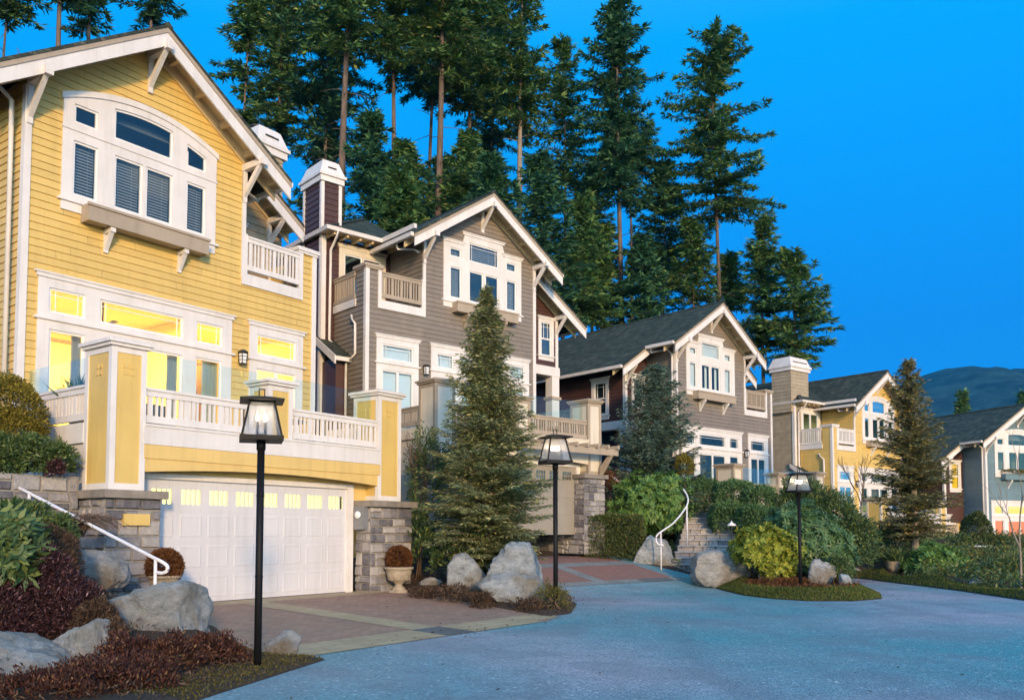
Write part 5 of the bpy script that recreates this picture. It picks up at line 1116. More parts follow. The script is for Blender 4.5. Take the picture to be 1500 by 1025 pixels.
# foot of the far spruce and right edge
bush('rhododendron', 'rounded green shrub at the right foot of the far spruce', 'shrub', [blob(1335, 1400, 800, 858, 29.5), blob(1370, 1420, 810, 858, 29.3)], 1300, .2, .07, 'leaf_green', GS, 'rosette', lump=.2)
bush('dark_shrub', 'dark shadowy shrub left of the far spruce trunk', 'shrub', [blob(1276, 1340, 770, 845, 32), blob(1290, 1350, 755, 830, 32.5)], 5000, .14, .04, 'leaf_dark', GS, lump=.25)
bush('round_hedge', 'tall rounded olive hedge in front of the grey green house', 'hedge', [blob(1414, 1446, 752, 822, 38)], 6000, .1, .05, 'leaf_hedge', GS, inner=.85, lump=.05)
bush('golden_ground_cover', 'golden brown low plant by the short handrail', 'ground cover', [blob(1430, 1462, 812, 838, 33), blob(1455, 1480, 820, 842, 32)], 2000, .1, .03, 'rust', 'ground cover tufts')
bush('dark_shrub', 'dark low shrub filling the bed at the right edge', 'shrub', [blob(1440, 1530, 815, 875, 27), blob(1400, 1450, 838, 868, 26.6), blob(1480, 1540, 815, 860, 28)], 8000, .1, .03, 'leaf_dark', GS, lump=.25)
bush('dark_shrub', 'dark low ground hugging shrub along the far verge', 'shrub', [blob(1360, 1420, 842, 866, 27.2, .6), blob(1410, 1470, 855, 880, 24.6, .5)], 5000, .08, .025, 'leaf_dark', GS, lump=.25)
bush('dark_shrub', 'dark evergreen shrub below the porch of the grey green house', 'shrub', [blob(1440, 1500, 822, 855, 33), blob(1395, 1440, 815, 850, 33), blob(1395, 1425, 785, 820, 37), blob(1440, 1480, 785, 820, 37.5)], 9000, .12, .035, 'leaf_dark', GS, lump=.25)
bush('ground_cover', 'olive ground cover between the tall hedge and the short handrail', 'ground cover', [blob(1405, 1470, 812, 846, 31, .8), blob(1380, 1430, 826, 856, 29.6, .8)], 4200, .1, .03, 'leaf_olive', 'ground cover tufts', lump=.25)
p = spot(1436, 842, 27.5); twigs('bare_shrub', 'grey mound of bare twigs above the bluish rock at the right edge', (p.x, p.y, p.z - .35), .9, .6, 200, 8)
# planted edge of the flower box, pot plants
b = h5.world(2.4, -.2, 8.5); P_ = (b.x, b.y, b.z)
bush('window_box_plant', 'brown green plants growing in the flower box of the grey green house', 'plant', [(P_[0] - .6, P_[1] - .2, P_[2], .8, .25, .16), (P_[0] + .6, P_[1] + .2, P_[2], .8, .25, .16)], 1500, .1, .03, 'leaf_olive', None, up=.8, stems=0, ground=P_[2] - .1)
b = h1.world(.45, -1.6, 4.2); pot = thing('potted_plant', 'spiky dark potted plant on the deck at the left corner of the yellow house', 'plant', h1.world(.45, -1.6, 3.47))
q = MB(); q.lathe([(.13, 0), (.19, .32), (.2, .36), (.16, .36), (.14, .3)], n=16); q.build('pot', M['urn'], pot, True)
nn = 420; D = unit(np.column_stack([RNG.normal(0, .5, (nn, 2)), np.ones(nn)])); np_mesh('foliage', leaf_quads(np.column_stack([RNG.normal(0, .08, (nn, 2)), RNG.uniform(.3, .55, nn)]), D, unit(RNG.normal(size=(nn, 3))), RNG.uniform(.35, .75, nn), np.full(nn, .035), .1), M['leaf_dark'], pot)

# urns with clipped balls
def urn(p, s, label, ball=True, group='stone urns'):
    root = thing('urn', label, 'urn', p, 0, group); q = MB()
    q.box(-.2 * s, .2 * s, -.2 * s, .2 * s, -.02, .07 * s)
    q.lathe([(r * s, z * s) for r, z in [(.17, .07), (.15, .11), (.085, .17), (.08, .2), (.12, .24), (.23, .3), (.28, .4), (.29, .5), (.3, .53), (.34, .55), (.34, .59), (.29, .6), (.26, .55)]], n=28)
    b = q.build('bowl', M['urn'], root, True); r = MB()
    for k in range(22):
        t_ = 6.283 * k / 22; r.bar((.235 * s * math.cos(t_), .235 * s * math.sin(t_), .3 * s), (.288 * s * math.cos(t_), .288 * s * math.sin(t_), .5 * s), .03 * s, .02 * s, (math.cos(t_), math.sin(t_), 0))
    r.build('fluting', M['urn'], b)
    return root
def ball(p, r, label):
    n = 5200; d = unit(RNG.normal(size=(n, 3))); P = d * (RNG.uniform(.86, 1.0, n) * r)[:, None]; D = unit(d + RNG.normal(0, .5, (n, 3)))
    root = thing('topiary_ball', label, 'topiary', p, 0, 'clipped brown topiary balls'); np_mesh('foliage', leaf_quads(P, D, unit(RNG.normal(size=(n, 3))), RNG.uniform(.05, .09, n) * r / .26, np.full(n, .022 * r / .26), .05), M['rust'], root)
    q = MB(); q.tube([(0, 0, -r * 1.2), (0, 0, 0)], .03, 6); q.build('stem', M['stem'], root)
u = spot(584, 868, 20.0); urn(tuple(u), 1.0, 'fluted stone urn at the foot of the right stone pier'); ball((u.x, u.y, u.z + .78), .27, 'round brown topiary ball in the fluted urn')
v = spot(240, 884, 14.6); urn(tuple(v), .8, 'stone urn hidden behind the long boulder at the left side of the garage'); ball((v.x, v.y, v.z + .62), .27, 'round brown topiary ball behind the end of the long handrail')
w = spot(1310, 848, 30.2); root = thing('plant_pot', 'pale round plant pot on the far verge below the spruce', 'pot', (w.x, w.y, gz1(w.x, w.y))); q = MB(); q.lathe([(.16, -.02), (.26, .15), (.3, .34), (.32, .36), (.28, .36), (.24, .3)], n=20); q.build('bowl', M['urn'], root, True)
n = 700; np_mesh('foliage', leaf_quads(np.column_stack([RNG.normal(0, .12, (n, 2)), RNG.uniform(.32, .5, n)]), unit(np.column_stack([RNG.normal(0, .7, (n, 2)), np.ones(n)])), unit(RNG.normal(size=(n, 3))), RNG.uniform(.2, .5, n), np.full(n, .04), .1), M['leaf_dark'], root)

# ------------------------------------------------------------------ lamp posts
def lamp(px, py, Y, s, label, hgt):
    p = spot(px, py, Y); root = thing('lamp_post', label, 'lamp post', (p.x, p.y, p.z), R(18), 'black lantern posts')
    H = hgt; m = lambda x, y, z: (x * s, y * s, z)
    q = MB(); q.tube([(0, 0, -.3), (0, 0, H - .56 * s)], .042 * s, 16); q.tube([(0, 0, -.02), (0, 0, .03)], .055 * s, 16)
    for z in (H * .33, H * .62): q.tube([(0, 0, z), (0, 0, z + .02)], .046 * s, 16)
    q.tube([(0, 0, H - .68 * s), (0, 0, H - .56 * s)], .052 * s, 16)
    q.build('post', M['metal_black'], root, True)
    z0, z1 = H - .56 * s, H - .12 * s; b, t_ = .23 * s, .135 * s; q = MB()
    q.taper(-b - .012, b + .012, -b - .012, b + .012, z0 - .02, z0 + .035 * s, 0); q.box(-t_, t_, -t_, t_, z1 - .02 * s, z1)
    for i in (-1, 1):
        for j in (-1, 1): q.bar((i * b * .96, j * b * .96, z0 + .02), (i * t_, j * t_, z1), .024 * s, .024 * s, (0, 1, 0))
    fr_ = q.build('lantern_frame', M['metal_black'], root)
    g = MB()
    for i, j in ((1, 0), (-1, 0), (0, 1), (0, -1)):
        if i: g.quad((i * b * .95, -b * .93, z0 + .03), (i * b * .95, b * .93, z0 + .03), (i * t_ * .98, t_ * .95, z1 - .01), (i * t_ * .98, -t_ * .95, z1 - .01))
        else: g.quad((-b * .93, j * b * .95, z0 + .03), (b * .93, j * b * .95, z0 + .03), (t_ * .95, j * t_ * .98, z1 - .01), (-t_ * .95, j * t_ * .98, z1 - .01))
    g.build('lantern_glass', M['lamp_glass'], root)
    q = MB(); r = .245 * s; k = .10 * s; zz = z1
    q.add([(-r, -r, zz), (r, -r, zz), (r, r, zz), (-r, r, zz), (-r, -r, zz + .018 * s), (r, -r, zz + .018 * s), (r, r, zz + .018 * s), (-r, r, zz + .018 * s), (-k, -k, zz + .055 * s), (k, -k, zz + .055 * s), (k, k, zz + .055 * s), (-k, k, zz + .055 * s)],
          [(0, 3, 2, 1), (0, 1, 5, 4), (1, 2, 6, 5), (2, 3, 7, 6), (3, 0, 4, 7), (4, 5, 9, 8), (5, 6, 10, 9), (6, 7, 11, 10), (7, 4, 8, 11), (8, 9, 10, 11)])
    rf = q.build('lantern_roof', M['metal_black'], root)
    q = MB(); w = .032 * s; zt = zz + .055 * s
    for x in (-w, w): q.box(x - .006 * s, x + .006 * s, -.006 * s, .006 * s, zt - .01, zt + .1 * s)
    q.box(-w + .006 * s, w - .006 * s, -.006 * s, .006 * s, zt + .088 * s, zt + .1 * s); q.build('finial_loop', M['metal_black'], rf)
    q = MB(); q.tube([(0, 0, z0), (0, 0, z0 + .07 * s)], .02 * s, 8); q.build('candle_stand', M['metal_black'], root)
    for k in range(4):
        a = R(45 + 90 * k); x, y = .062 * s * math.cos(a), .062 * s * math.sin(a); q = MB()
        q.tube([(0, 0, z0 + .05 * s), (x * .7, y * .7, z0 + .04 * s), (x, y, z0 + .075 * s)], .007 * s, 6); q.tube([(x, y, z0 + .07 * s), (x, y, z0 + .08 * s)], .022 * s, 10); q.tube([(x, y, z0 + .08 * s), (x, y, z0 + .215 * s)], .0125 * s, 10)
        c = q.build('candle', M['metal_black'], root); q = MB(); zz2 = z0 + .215 * s
        q.lathe([(.009 * s, zz2), (.017 * s, zz2 + .025 * s), (.014 * s, zz2 + .05 * s), (.002 * s, zz2 + .085 * s)], x, y, 10); q.build('bulb', M['bulb'], c, True)
lamp(377, 982, 10.2, 1.02, 'nearest and tallest looking black lantern post, in front of the white garage door', 3.27)
lamp(814, 897, 17.45, 1.14, 'middle black lantern post, beside the pyramid boulder', 3.64)
lamp(1173, 872, 22.2, 1.0, 'farthest black lantern post, on the grass island', 3.2)

# ------------------------------------------------------------------ small fixtures and furniture
m_ = spot(1072, 800, 26.6)
q = MB(); root = thing('path_light', 'tiny metal path light beside the stone steps', 'path light', (m_.x, m_.y, gz1(m_.x, m_.y))); zt = spot(1072, 765, 26.6).z - root.location.z
q.tube([(0, 0, -.1), (0, 0, zt - .08)], .015, 6); q.build('stake', M['iron'], root); q = MB(); q.lathe([(.15, zt - .1), (.12, zt - .05), (.03, zt), (.01, zt + .06)], n=14); q.build('shade', M['rail_white'], root, True)
mp_ = h1.world(.44, -3.57 - .14, 1.83); pl = thing('name_plaque', 'blank yellow plaque on the left stone pier', 'plaque', h1.world(.44, -3.62, 1.83), R(53.83))
q = MB(); q.box(-.24, .24, -.045, .06, -.09, .09); q.build('plate', M['yellow'], pl); q = MB(); q.box(-.25, .25, -.04, .05, -.1, -.09); q.box(-.25, .25, -.04, .05, .09, .1); q.build('rim', M['yellow_pale'], pl)
mt = thing('utility_meter', 'grey utility meter box fixed to the left face of the right stone pier', 'meter', h1.world(6.1, -3.3, 1.95), R(53.83))
q = MB(); q.box(-.09, .06, -.19, .17, -.27, .25); q.build('meter_box', M['meter'], mt); q = MB(); q.lathe([(.085, 0), (.085, .04), (.06, .06)], n=18); q.m = lambda x, y, z: (-.09 - z, -.02 + x, .06 + y); q.build('dial', M['shade_cloth'], mt, True)
d_ = h2.world(5.5, -4.6, .87); q = MB(); q.lathe([(.38, -.01), (.38, .012), (.34, .016)], n=24); dr = q.build('drain_cover', M['iron']); dr.location = (d_.x, d_.y, float(pz(np.array([d_.x]), np.array([d_.y]))[0]) + .008); tag(dr, 'round iron drain cover in the red brick drive', 'drain cover')
# trellis beam over the beige garage
for nm, y0, y1 in (('trellis_beam', -4.05, -3.93),):
    q = h2.mb(); q.box(-.2, 4.2, y0, y1, 2.98, 3.2); h2.part(q, nm, 'tan')
q = h2.mb()
for k in range(9): q.box(-.1 + k * .5, -.02 + k * .5, -4.2, -3.45, 3.2, 3.32)
h2.part(q, 'trellis_slats', 'tan')
for x in (.1,): q = h2.mb(); q.prism([(-3.5, 2.3), (-3.5, 2.6), (-3.9, 2.98), (-4.02, 2.98)], 'x', x - .08, x + .08); h2.part(q, 'trellis_bracket', 'tan')
# furnished lit room behind the lower windows of the yellow house
q = h1.mb(); x0, x1, y0, y1, z0, z1 = .12, 7.3, .12, 4.5, 3.36, 7.0
P8 = [(x0, y0, z0), (x1, y0, z0), (x1, y1, z0), (x0, y1, z0), (x0, y0, z1), (x1, y0, z1), (x1, y1, z1), (x0, y1, z1)]
q.add(P8, [(0, 3, 2, 1), (4, 5, 6, 7), (1, 2, 6, 5), (2, 3, 7, 6), (3, 0, 4, 7)]); q.box(4.7, 4.8, 1.6, 4.49, 3.37, 6.99); q.box(.13, 1.2, 3.6, 4.4, 5.4, 5.5); h1.part(q, 'lit_room', 'warm_room')
q = h1.mb(); q.box(2.2, 2.9, 4.44, 4.47, 4.6, 5.6); q.box(3.3, 3.9, 4.44, 4.47, 4.7, 5.5); h1.part(q, 'wall_picture', 'grey_curtain')
for i, (x, y, e) in enumerate(((2.6, 2.3, 430), (6.1, 2.2, 330), (.8, 2.5, 170))):
    ld = bpy.data.lights.new('room_lamp', 'AREA'); ld.energy = e; ld.color = (1, .66, .10); ld.shape = 'DISK'; ld.size = .7
    lo = bpy.data.objects.new('room_lamp', ld); COL.objects.link(lo); lo.parent = h1.root; lo.location = h1.m(x, y, 6.85)
q = h1.mb(); q.box(.125, 2.0, 2.9, 3.0, 3.37, 6.2); q.box(.125, 7.28, 4.2, 4.49, 6.5, 6.99); q.box(5.2, 5.3, .2, 3., 3.37, 5.9); q.build('room_partition', paint('ochre_wall_paint', (.62, .36, .12), var=.05, bmp=0, rough=.9), h1.root)
q = h1.mb(); q.box(5.6, 6.8, 4.1, 4.19, 4.4, 6.2); q.box(2.3, 4.4, 4.3, 4.48, 3.4, 4.3); h1.part(q, 'room_cabinet', 'chair_dark')
q = h1.mb(); n = 40
for a0, a1 in ((1.16, 1.36), (3.36, 3.62)):
    pts = [(a0 + (a1 - a0) * i / n, .24 + .025 * math.sin(i * 1.9)) for i in range(n + 1)]
    for (u_, o_), (v_, p_) in zip(pts, pts[1:]): q.quad((u_, o_, 3.4), (v_, p_, 3.4), (v_, p_, 5.75), (u_, o_, 5.75))
h1.part(q, 'curtain', 'grey_curtain')
fan = thing('ceiling_fan', 'brown ceiling fan seen through the wide transom of the yellow house', 'fan', h1.world(2.5, 1.5, 6.98), R(30))
q = MB(); q.tube([(0, 0, 0), (0, 0, -.55)], .02, 8); q.lathe([(.03, -.5), (.12, -.54), (.12, -.66), (.05, -.7)], n=16); q.build('motor', M['chair_dark'], fan, True)
for k in range(5):
    a = R(72 * k); q = MB(); q.m = lambda x, y, z, a=a: (x * math.cos(a) - y * math.sin(a), x * math.sin(a) + y * math.cos(a), z); q.prism([(.12, -.04), (.2, -.065), (.66, -.075), (.7, 0), (.66, .075), (.2, .065), (.12, .04)], 'z', -.615, -.6); q.build('blade', M['chair_dark'], fan)
tb = thing('dining_table', 'dark dining table behind the glass doors of the yellow house', 'table', h1.world(2.9, 1.5, 3.37), R(53.83))
q = MB(); q.prism([(-.8, -.45), (.8, -.45), (.85, -.4), (.85, .4), (.8, .45), (-.8, .45), (-.85, .4), (-.85, -.4)], 'z', .71, .75); q.build('table_top', M['chair_dark'], tb)
for i in (-.75, .75):
    for j in (-.38, .38): q = MB(); q.taper(i - .04, i + .04, j - .04, j + .04, 0, .71, -.005); q.build('leg', M['chair_dark'], tb)
chair = thing('dining_chair', '', 'chair', (0, 0, 0), 0, 'dining chairs behind the glass doors')
q = MB(); q.taper(-.22, .22, -.22, .22, .42, .47, .01); q.build('seat', M['chair_dark'], chair)
q = MB(); q.prism([(.19, .62), (.25, 1.18), (.28, 1.18), (.22, .62)], 'x', -.2, .2); q.build('backrest', M['chair_dark'], chair)
for i in (-.19, .19):
    q = MB(); q.bar((i, -.19, 0), (i, -.19, .42), .04, .04, (0, 1, 0)); q.build('leg', M['chair_dark'], chair); q = MB(); q.bar((i, .2, 0), (i, .2, .45), .04, .04, (0, 1, 0)); q.bar((i, .2, .45), (i, .25, 1.15), .035, .04, (0, 1, 0)); q.build('leg', M['chair_dark'], chair)
def copy_thing(o, loc, rz, label):
    r = o.copy(); COL.objects.link(r); r.location = loc; r.rotation_euler = (0, 0, rz); r['label'] = label
    for ch in o.children:
        c = ch.copy(); COL.objects.link(c); c.parent = r
    return r
CH = [(2.35, .75, 180, 'high backed dark chair, first from the left behind the glass door'), (2.72, .75, 180, 'high backed dark chair, second from the left behind the glass door'), (3.1, .78, 180, 'high backed dark chair, third from the left behind the glass door'), (3.48, .82, 175, 'high backed dark chair, fourth from the left by the grey curtain')]
for i, (x, y, a, l) in enumerate(CH):
    if i == 0: chair.location = h1.world(x, y, 3.37); chair.rotation_euler = (0, 0, R(53.83 + a)); chair['label'] = l
    else: copy_thing(chair, h1.world(x, y, 3.37), R(53.83 + a), l)
# blue table and dark chairs on the deck
tb2 = thing('deck_table', 'low blue topped table on the deck behind the white railing', 'table', h1.world(5.0, -1.9, 3.47), R(53.83))
q = MB(); q.lathe([(.5, .66), (.52, .68), (.5, .7)], n=24); q.build('table_top', paint('blue_table_paint', (.06, .2, .42), rough=.4, bmp=0), tb2); q = MB(); q.tube([(0, 0, 0), (0, 0, .66)], .04, 8); q.lathe([(.3, 0), (.28, .03), (.05, .06)], n=18); q.build('pedestal', M['chair_dark'], tb2)
ch2 = thing('deck_chair', 'dark slatted deck chair left of the blue table', 'chair', h1.world(4.35, -1.8, 3.47), R(53.83 + 80), 'deck chairs')
q = MB(); q.box(-.25, .25, -.25, .25, .38, .42); q.build('seat', M['chair_dark'], ch2); q = MB()
for k in range(6): q.box(-.24 + k * .085, -.18 + k * .085, .24, .27, .42, .95)
q.box(-.26, .26, .235, .275, .95, 1.0); q.build('backrest', M['chair_dark'], ch2)
for i in (-.22, .22):
    for j in (-.22, .24): q = MB(); q.box(i - .025, i + .025, j - .025, j + .02, 0, .38); q.build('leg', M['chair_dark'], ch2)
copy_thing(ch2, h1.world(5.8, -1.9, 3.47), R(53.83 - 95), 'dark slatted deck chair right of the blue table')

# ------------------------------------------------------------------ conifers
def conifer_parts(seed, H, base, Rm, nb, card, trunk_r, droop=.35, rise=.15, irregular=.35, top=.55, gaps=.12, lean=.0, aspect=.34, spacing=.24, dens=1., stubs=0, pw=.75, slim=False):
    """returns crown quads and a trunk MB for a conifer of height H, crown from base to the tip"""
    rg = np.random.default_rng(seed); Q = []; tr = MB(); rnd = random.Random(seed)
    k = 12; ph = rnd.uniform(0, 6); ax = lambda z: np.array([lean * z + .012 * H * math.sin(z / H * 4 + ph) * (z / H), .012 * H * math.cos(z / H * 3.1 + ph) * (z / H), z])
    tr.tube([Vector(ax(H * i / k)) for i in range(k + 1)], [trunk_r * (1.12 if i == 0 else 1) * max(.04, 1 - (i / k) ** 1.25 * .97) for i in range(k + 1)], 9)
    zs = base + (H - base) * np.sort(rg.uniform(0, 1, nb)) ** .92
    sect = rg.uniform(.55, 1.25, 24)
    for z in zs:
        t = (z - base) / (H - base)
        prof = min(1., (t + .12) / .3) ** .6 * max(0., 1 - t) ** pw + .035 if t < 1 else .03
        az = rg.uniform(0, 6.283); ln = Rm * prof * rg.uniform(1 - irregular * 1.6, 1 + irregular * .5) * (.7 + .3 * sect[int(az / 6.283 * 24) % 24])
        if rg.random() < gaps: ln *= .35
        if ln < card * .7: ln = card * .7
        o = ax(z); dr = np.array([math.cos(az), math.sin(az), 0.]); sd = np.array([-dr[1], dr[0], 0.])
        rs = rise + .5 * t; dp = droop * (1 - .6 * t)
        m = max(3, int(ln / (spacing) * dens)); s = np.linspace(.12 if ln > 1 else 0, 1, m)
        sp = o + dr * (ln * s)[:, None] + np.array([0, 0, 1.]) * (ln * (rs * s - dp * s ** 2 + .12 * s ** 3))[:, None] + sd * (np.sin(s * 3 + rg.uniform(0, 6)) * ln * .05)[:, None]
        tr.tube([Vector(o)] + [Vector(sp[i]) for i in (m // 3, 2 * m // 3, m - 1)], [max(.012, ln * .014), ln * .010, ln * .006, .004], 4, False)
        for sg in (-1, 1):
            w = (.16 + .30 * (1 - s) * ln * .62 + .05) * rg.uniform(.55, 1.2, m); w = np.minimum(w, ln * .42 + .08)
            for j, (fa, wj) in enumerate(((.9, 1.), (.45, .55), (1.3, .75))):
                nc = np.maximum(1, (w * wj / (card * .62)).astype(int)); idx = np.repeat(np.arange(m), nc); f = np.concatenate([np.arange(c) / c for c in nc]) if len(nc) else np.zeros(0)
                dv = unit(dr * fa + sd * sg + np.array([0, 0, -.22]) + rg.normal(0, .22, (len(idx), 3)))
                B = sp[idx] + unit(dr * .75 + sd * sg + [0, 0, -.12]) * (f * w[idx] * wj)[:, None] + rg.normal(0, card * .13, (len(idx), 3))
                nn = unit(np.array([0, 0, 1.]) + rg.normal(0, .5, (len(idx), 3)))
                if slim:
                    for sg2 in (-1, 1): Q.append(leaf_quads(B, unit(dv + sg2 * .33 * np.cross(dv, nn) + rg.normal(0, .12, (len(idx), 3))), nn, card * rg.uniform(.7, 1.35, len(idx)), card * aspect * .58 * rg.uniform(.7, 1.3, len(idx)), -.07))
                else: Q.append(leaf_quads(B, dv, nn, card * rg.uniform(.7, 1.3, len(idx)), card * aspect * rg.uniform(.7, 1.3, len(idx)), -.05))
        e = 5; dv = unit(dr + rg.normal(0, .35, (e, 3))); Q.append(leaf_quads(np.repeat(sp[-1:], e, 0) - dr * .08, dv, unit(np.array([0, 0, 1.]) + rg.normal(0, .5, (e, 3))), card * rg.uniform(.8, 1.4, e), np.full(e, card * aspect), 0.))
    for i in range(stubs):
        z = base * rnd.uniform(.35, 1); az = rnd.uniform(0, 6.28); l = rnd.uniform(.5, 2.2); o = Vector(ax(z)); d = Vector((math.cos(az), math.sin(az), rnd.uniform(-.3, .1)))
        tr.tube([o, o + d * l * .5 + Vector((0, 0, .05)), o + d * l], [.03, .02, .006], 4, False)
    return np.concatenate(Q), tr
def conifer(name, label, loc, quads, trunk, mat, bark='bark', group=None, rz=0., scale=1., sxy=1.):
    root = thing(name, label, 'tree', loc, rz, group); np_mesh('crown', quads, M[mat], root); trunk.build('trunk', M[bark], root, True); root.scale = (scale * sxy, scale * sxy, scale); return root
# near spruces: one at the drive, one blue, one far
p = spot(716, 842, 20.6); z0 = gz1(p.x, 20.6); top = spot(718, 424, 20.6).z
q, tr = conifer_parts(3, top - z0, .2, 1.88, 860, .125, .12, .42, .34, .28, gaps=.04, aspect=.24, spacing=.085, dens=1.0, pw=1.0)
conifer('spruce_tree', 'tallest near spruce, olive green, in the bed between the two garages', (p.x, 20.6, z0), q, tr, 'spruce', group='spruces planted along the street')
p = spot(958, 705, 32.5); z0 = gz1(p.x, 32.5) - .1; top = spot(952, 538, 32.5).z
q, tr = conifer_parts(5, top - z0, .1, 2.35, 620, .15, .12, .34, .3, .22, gaps=.03, aspect=.26, spacing=.12, pw=.62)
conifer('spruce_tree', 'bluish green broad spruce in front of the dark shingle roofed house', (p.x, 32.5, z0), q, tr, 'spruce_blue', group='spruces planted along the street')
p = spot(1341, 846, 31.); z0 = gz1(p.x, 31.); top = spot(1342, 530, 31.).z
q, tr = conifer_parts(8, top - z0, .8, 1.75, 560, .16, .14, .4, .3, .32, gaps=.05, aspect=.25, spacing=.12, pw=.75)
conifer('spruce_tree', 'tall narrow golden brown spruce in front of the smaller yellow house', (p.x, 31., z0), q, tr, 'spruce_far', 'bark_pale', group='spruces planted along the street')

# tall firs of the wood: (px of the trunk, py of the tip, py of the crown's foot, half width px, depth, mesh kind, label)
TREES = [
    # left of the big house
    (103, -190, 6, 42, 46, 'bare', 'thick trunked fir over the left roof slope, crown cut by the picture top'),
    (141, -150, 40, 34, 52, 'bare', 'thin fir just right of the thick trunk over the left roof'),
    (15, -120, 30, 40, 50, 'tall2', 'fir at the top left corner of the picture'),
    (221, -150, 28, 46, 55, 'bare', 'fir whose crown foot hangs above the yellow house ridge'),
    # behind the yellow house gable and the brown chimney
    (360, -55, 180, 46, 52, 'slim', 'slim sparse fir right of the yellow gable'),
    (420, -130, 200, 56, 60, 'tall', 'dense fir between the slim fir and the brown chimney'),
    (476, -90, 232, 64, 56, 'tall2', 'fir with a dark thin trunk directly above the brown chimney'),
    (509, -260, 80, 66, 50, 'bare', 'fir with the thickest trunk, just right of the brown chimney'),
    (577, -160, 110, 62, 55, 'tall', 'fir with a clear trunk left of the twin trunks'),
    (628, -120, 140, 60, 60, 'tall2', 'left one of the twin trunked firs behind the taupe roof'),
    (643, -230, 110, 72, 54, 'bare', 'right one of the twin trunked firs behind the taupe roof'),
    (684, -85, 165, 66, 60, 'tall', 'fir with a dark trunk left of the taupe gable peak'),
    (720, -30, 240, 55, 66, 'tall2', 'fir directly behind the taupe gable peak'),
    (764, -45, 185, 52, 58, 'bare', 'fir with a pale clear trunk right of the taupe gable peak'),
    (822, 60, 300, 46, 66, 'slim', 'narrow fir between the pale trunk and the tall pointed fir'),
    (907, 2, 300, 66, 60, 'tall', 'tall pointed fir standing alone, its tip just inside the picture'),
    (920, 175, 250, 52, 66, 'tall2', 'second fir tucked behind the tall pointed fir'),
    (1048, 46, 330, 78, 62, 'tall2', 'rightmost tall fir, broad and lopsided, over the dark shingle roof'),
    # understorey
    (545, 165, 340, 50, 48, 'low', 'bushy young conifer right of the brown chimney'), (600, 215, 330, 46, 52, 'low', 'bushy young conifer below the twin trunks'),
    (690, 200, 310, 46, 54, 'low', 'young conifer left of the taupe gable peak'), (795, 230, 480, 66, 54, 'full', 'dense conifer right of the taupe gable'),
    (850, 285, 480, 52, 56, 'full', 'dense conifer above the lower taupe wing'), (880, 330, 480, 44, 60, 'low', 'small conifer left of the tall pointed fir trunk'),
    (968, 240, 460, 58, 66, 'full', 'mid sized conifer right of the tall pointed fir'), (1012, 325, 450, 44, 62, 'low', 'young conifer left of the lopsided fir trunk'),
    (1070, 375, 455, 26, 64, 'low', 'small pointed conifer right of the lopsided fir trunk'), (940, 345, 470, 40, 58, 'low', 'young conifer behind the dark shingle ridge'),
    (1117, 326, 520, 44, 60, 'full', 'left one of the pair of conifers behind the tan chimney'), (1162, 368, 540, 56, 58, 'full', 'right one of the pair of conifers behind the tan chimney'),
    (650, 235, 330, 50, 60, 'low', 'shadowy young conifer behind the twin trunks'), (470, 205, 330, 40, 62, 'low', 'dark young conifer behind the brown chimney'),
    (585, 262, 345, 34, 44, 'low', 'bushy conifer close behind the brown chimney roof'), (722, 235, 320, 40, 48, 'low', 'dark bushy conifer above the taupe ridge'), (868, 240, 470, 44, 68, 'full', 'tall understorey conifer left of the pointed fir'), 
    (1410, 571, 690, 15, 95, 'low', 'small distant conifer above the roof of the grey green house'), (1499, 575, 690, 16, 90, 'low', 'small distant conifer at the right edge under the hills'),
]
STYLE = {  # branches, droop, rise, irregular, gaps, pw, trunk radius, stubs
    'tall': (210, .42, .12, .42, .14, .55, .27, 12), 'tall2': (190, .36, .04, .45, .18, .5, .22, 14), 'bare': (170, .46, .06, .42, .12, .5, .34, 18),
    'slim': (150, .32, .1, .5, .2, .6, .2, 5), 'low': (190, .35, .18, .35, .1, .8, .16, 0), 'full': (240, .36, .18, .36, .1, .72, .2, 0)}
for i, (px, pt, pb, hw, Y, kd, lab) in enumerate(TREES):
    t = spot(px, pt, Y); b = spot(px, pb, Y); z0 = gz1(t.x, Y); nb, dr, ri, irr, gp, pw, trr, stb = STYLE[kd]; Rm = hw / F * Y * 1.22
    far = Y > 80; card = .5
    q, tr = conifer_parts(60 + i, t.z - z0, max(.5, b.z - z0), Rm, int(1.3 * nb * min(1.5, max(.5, (t.z - b.z) / 17))), card, trr, dr, ri, irr, gaps=gp, aspect=.33, spacing=.27 if not far else .5, stubs=stb, pw=pw, slim=True)
    conifer('fir_tree', lab, (t.x, Y, z0), q, tr, 'fir_a' if i % 3 else 'fir_b', 'bark_pale' if 'pale' in lab else 'bark', group='firs of the wood behind the houses', rz=i * 1.3)

# bare deciduous trees
def bare_tree(label, base, H, seed, r0, spread=.5, depth=5, mat='twig', splits=3):
    rnd = random.Random(seed); q = MB(); tw = MB(); root = thing('bare_tree', label, 'tree', base, 0, 'leafless trees')
    def grow(p, d, l, r, k):
        e = p + d * l; m = p + d * l * .5 + Vector((rnd.uniform(-.05, .05), rnd.uniform(-.05, .05), 0)) * l
        (q if k >= depth - 1 else tw).tube([p, m, e], [r, r * .85, r * .7], 6 if k >= depth - 1 else 4, False)
        if k <= 0: return
        for i in range(splits if k < depth else splits):
            n = (d + Vector((rnd.uniform(-1, 1), rnd.uniform(-1, 1), rnd.uniform(-.25, .6))) * spread).normalized(); grow(p + d * l * rnd.uniform(.6, 1.) if i else e, n, l * rnd.uniform(.55, .8), r * .62, k - 1)
    grow(Vector((0, 0, -.1)), Vector((0, 0, 1)), H * .36, r0, depth); q.build('trunk', M[mat], root, True); tw.build('branches', M[mat], root, True)
p = spot(612, 800, 22.6); bare_tree('slender leafless tree in front of the cream deck pillar', (p.x, 22.6, gz1(p.x, 22.6)), 4.0, 3, .035, .42, 5)
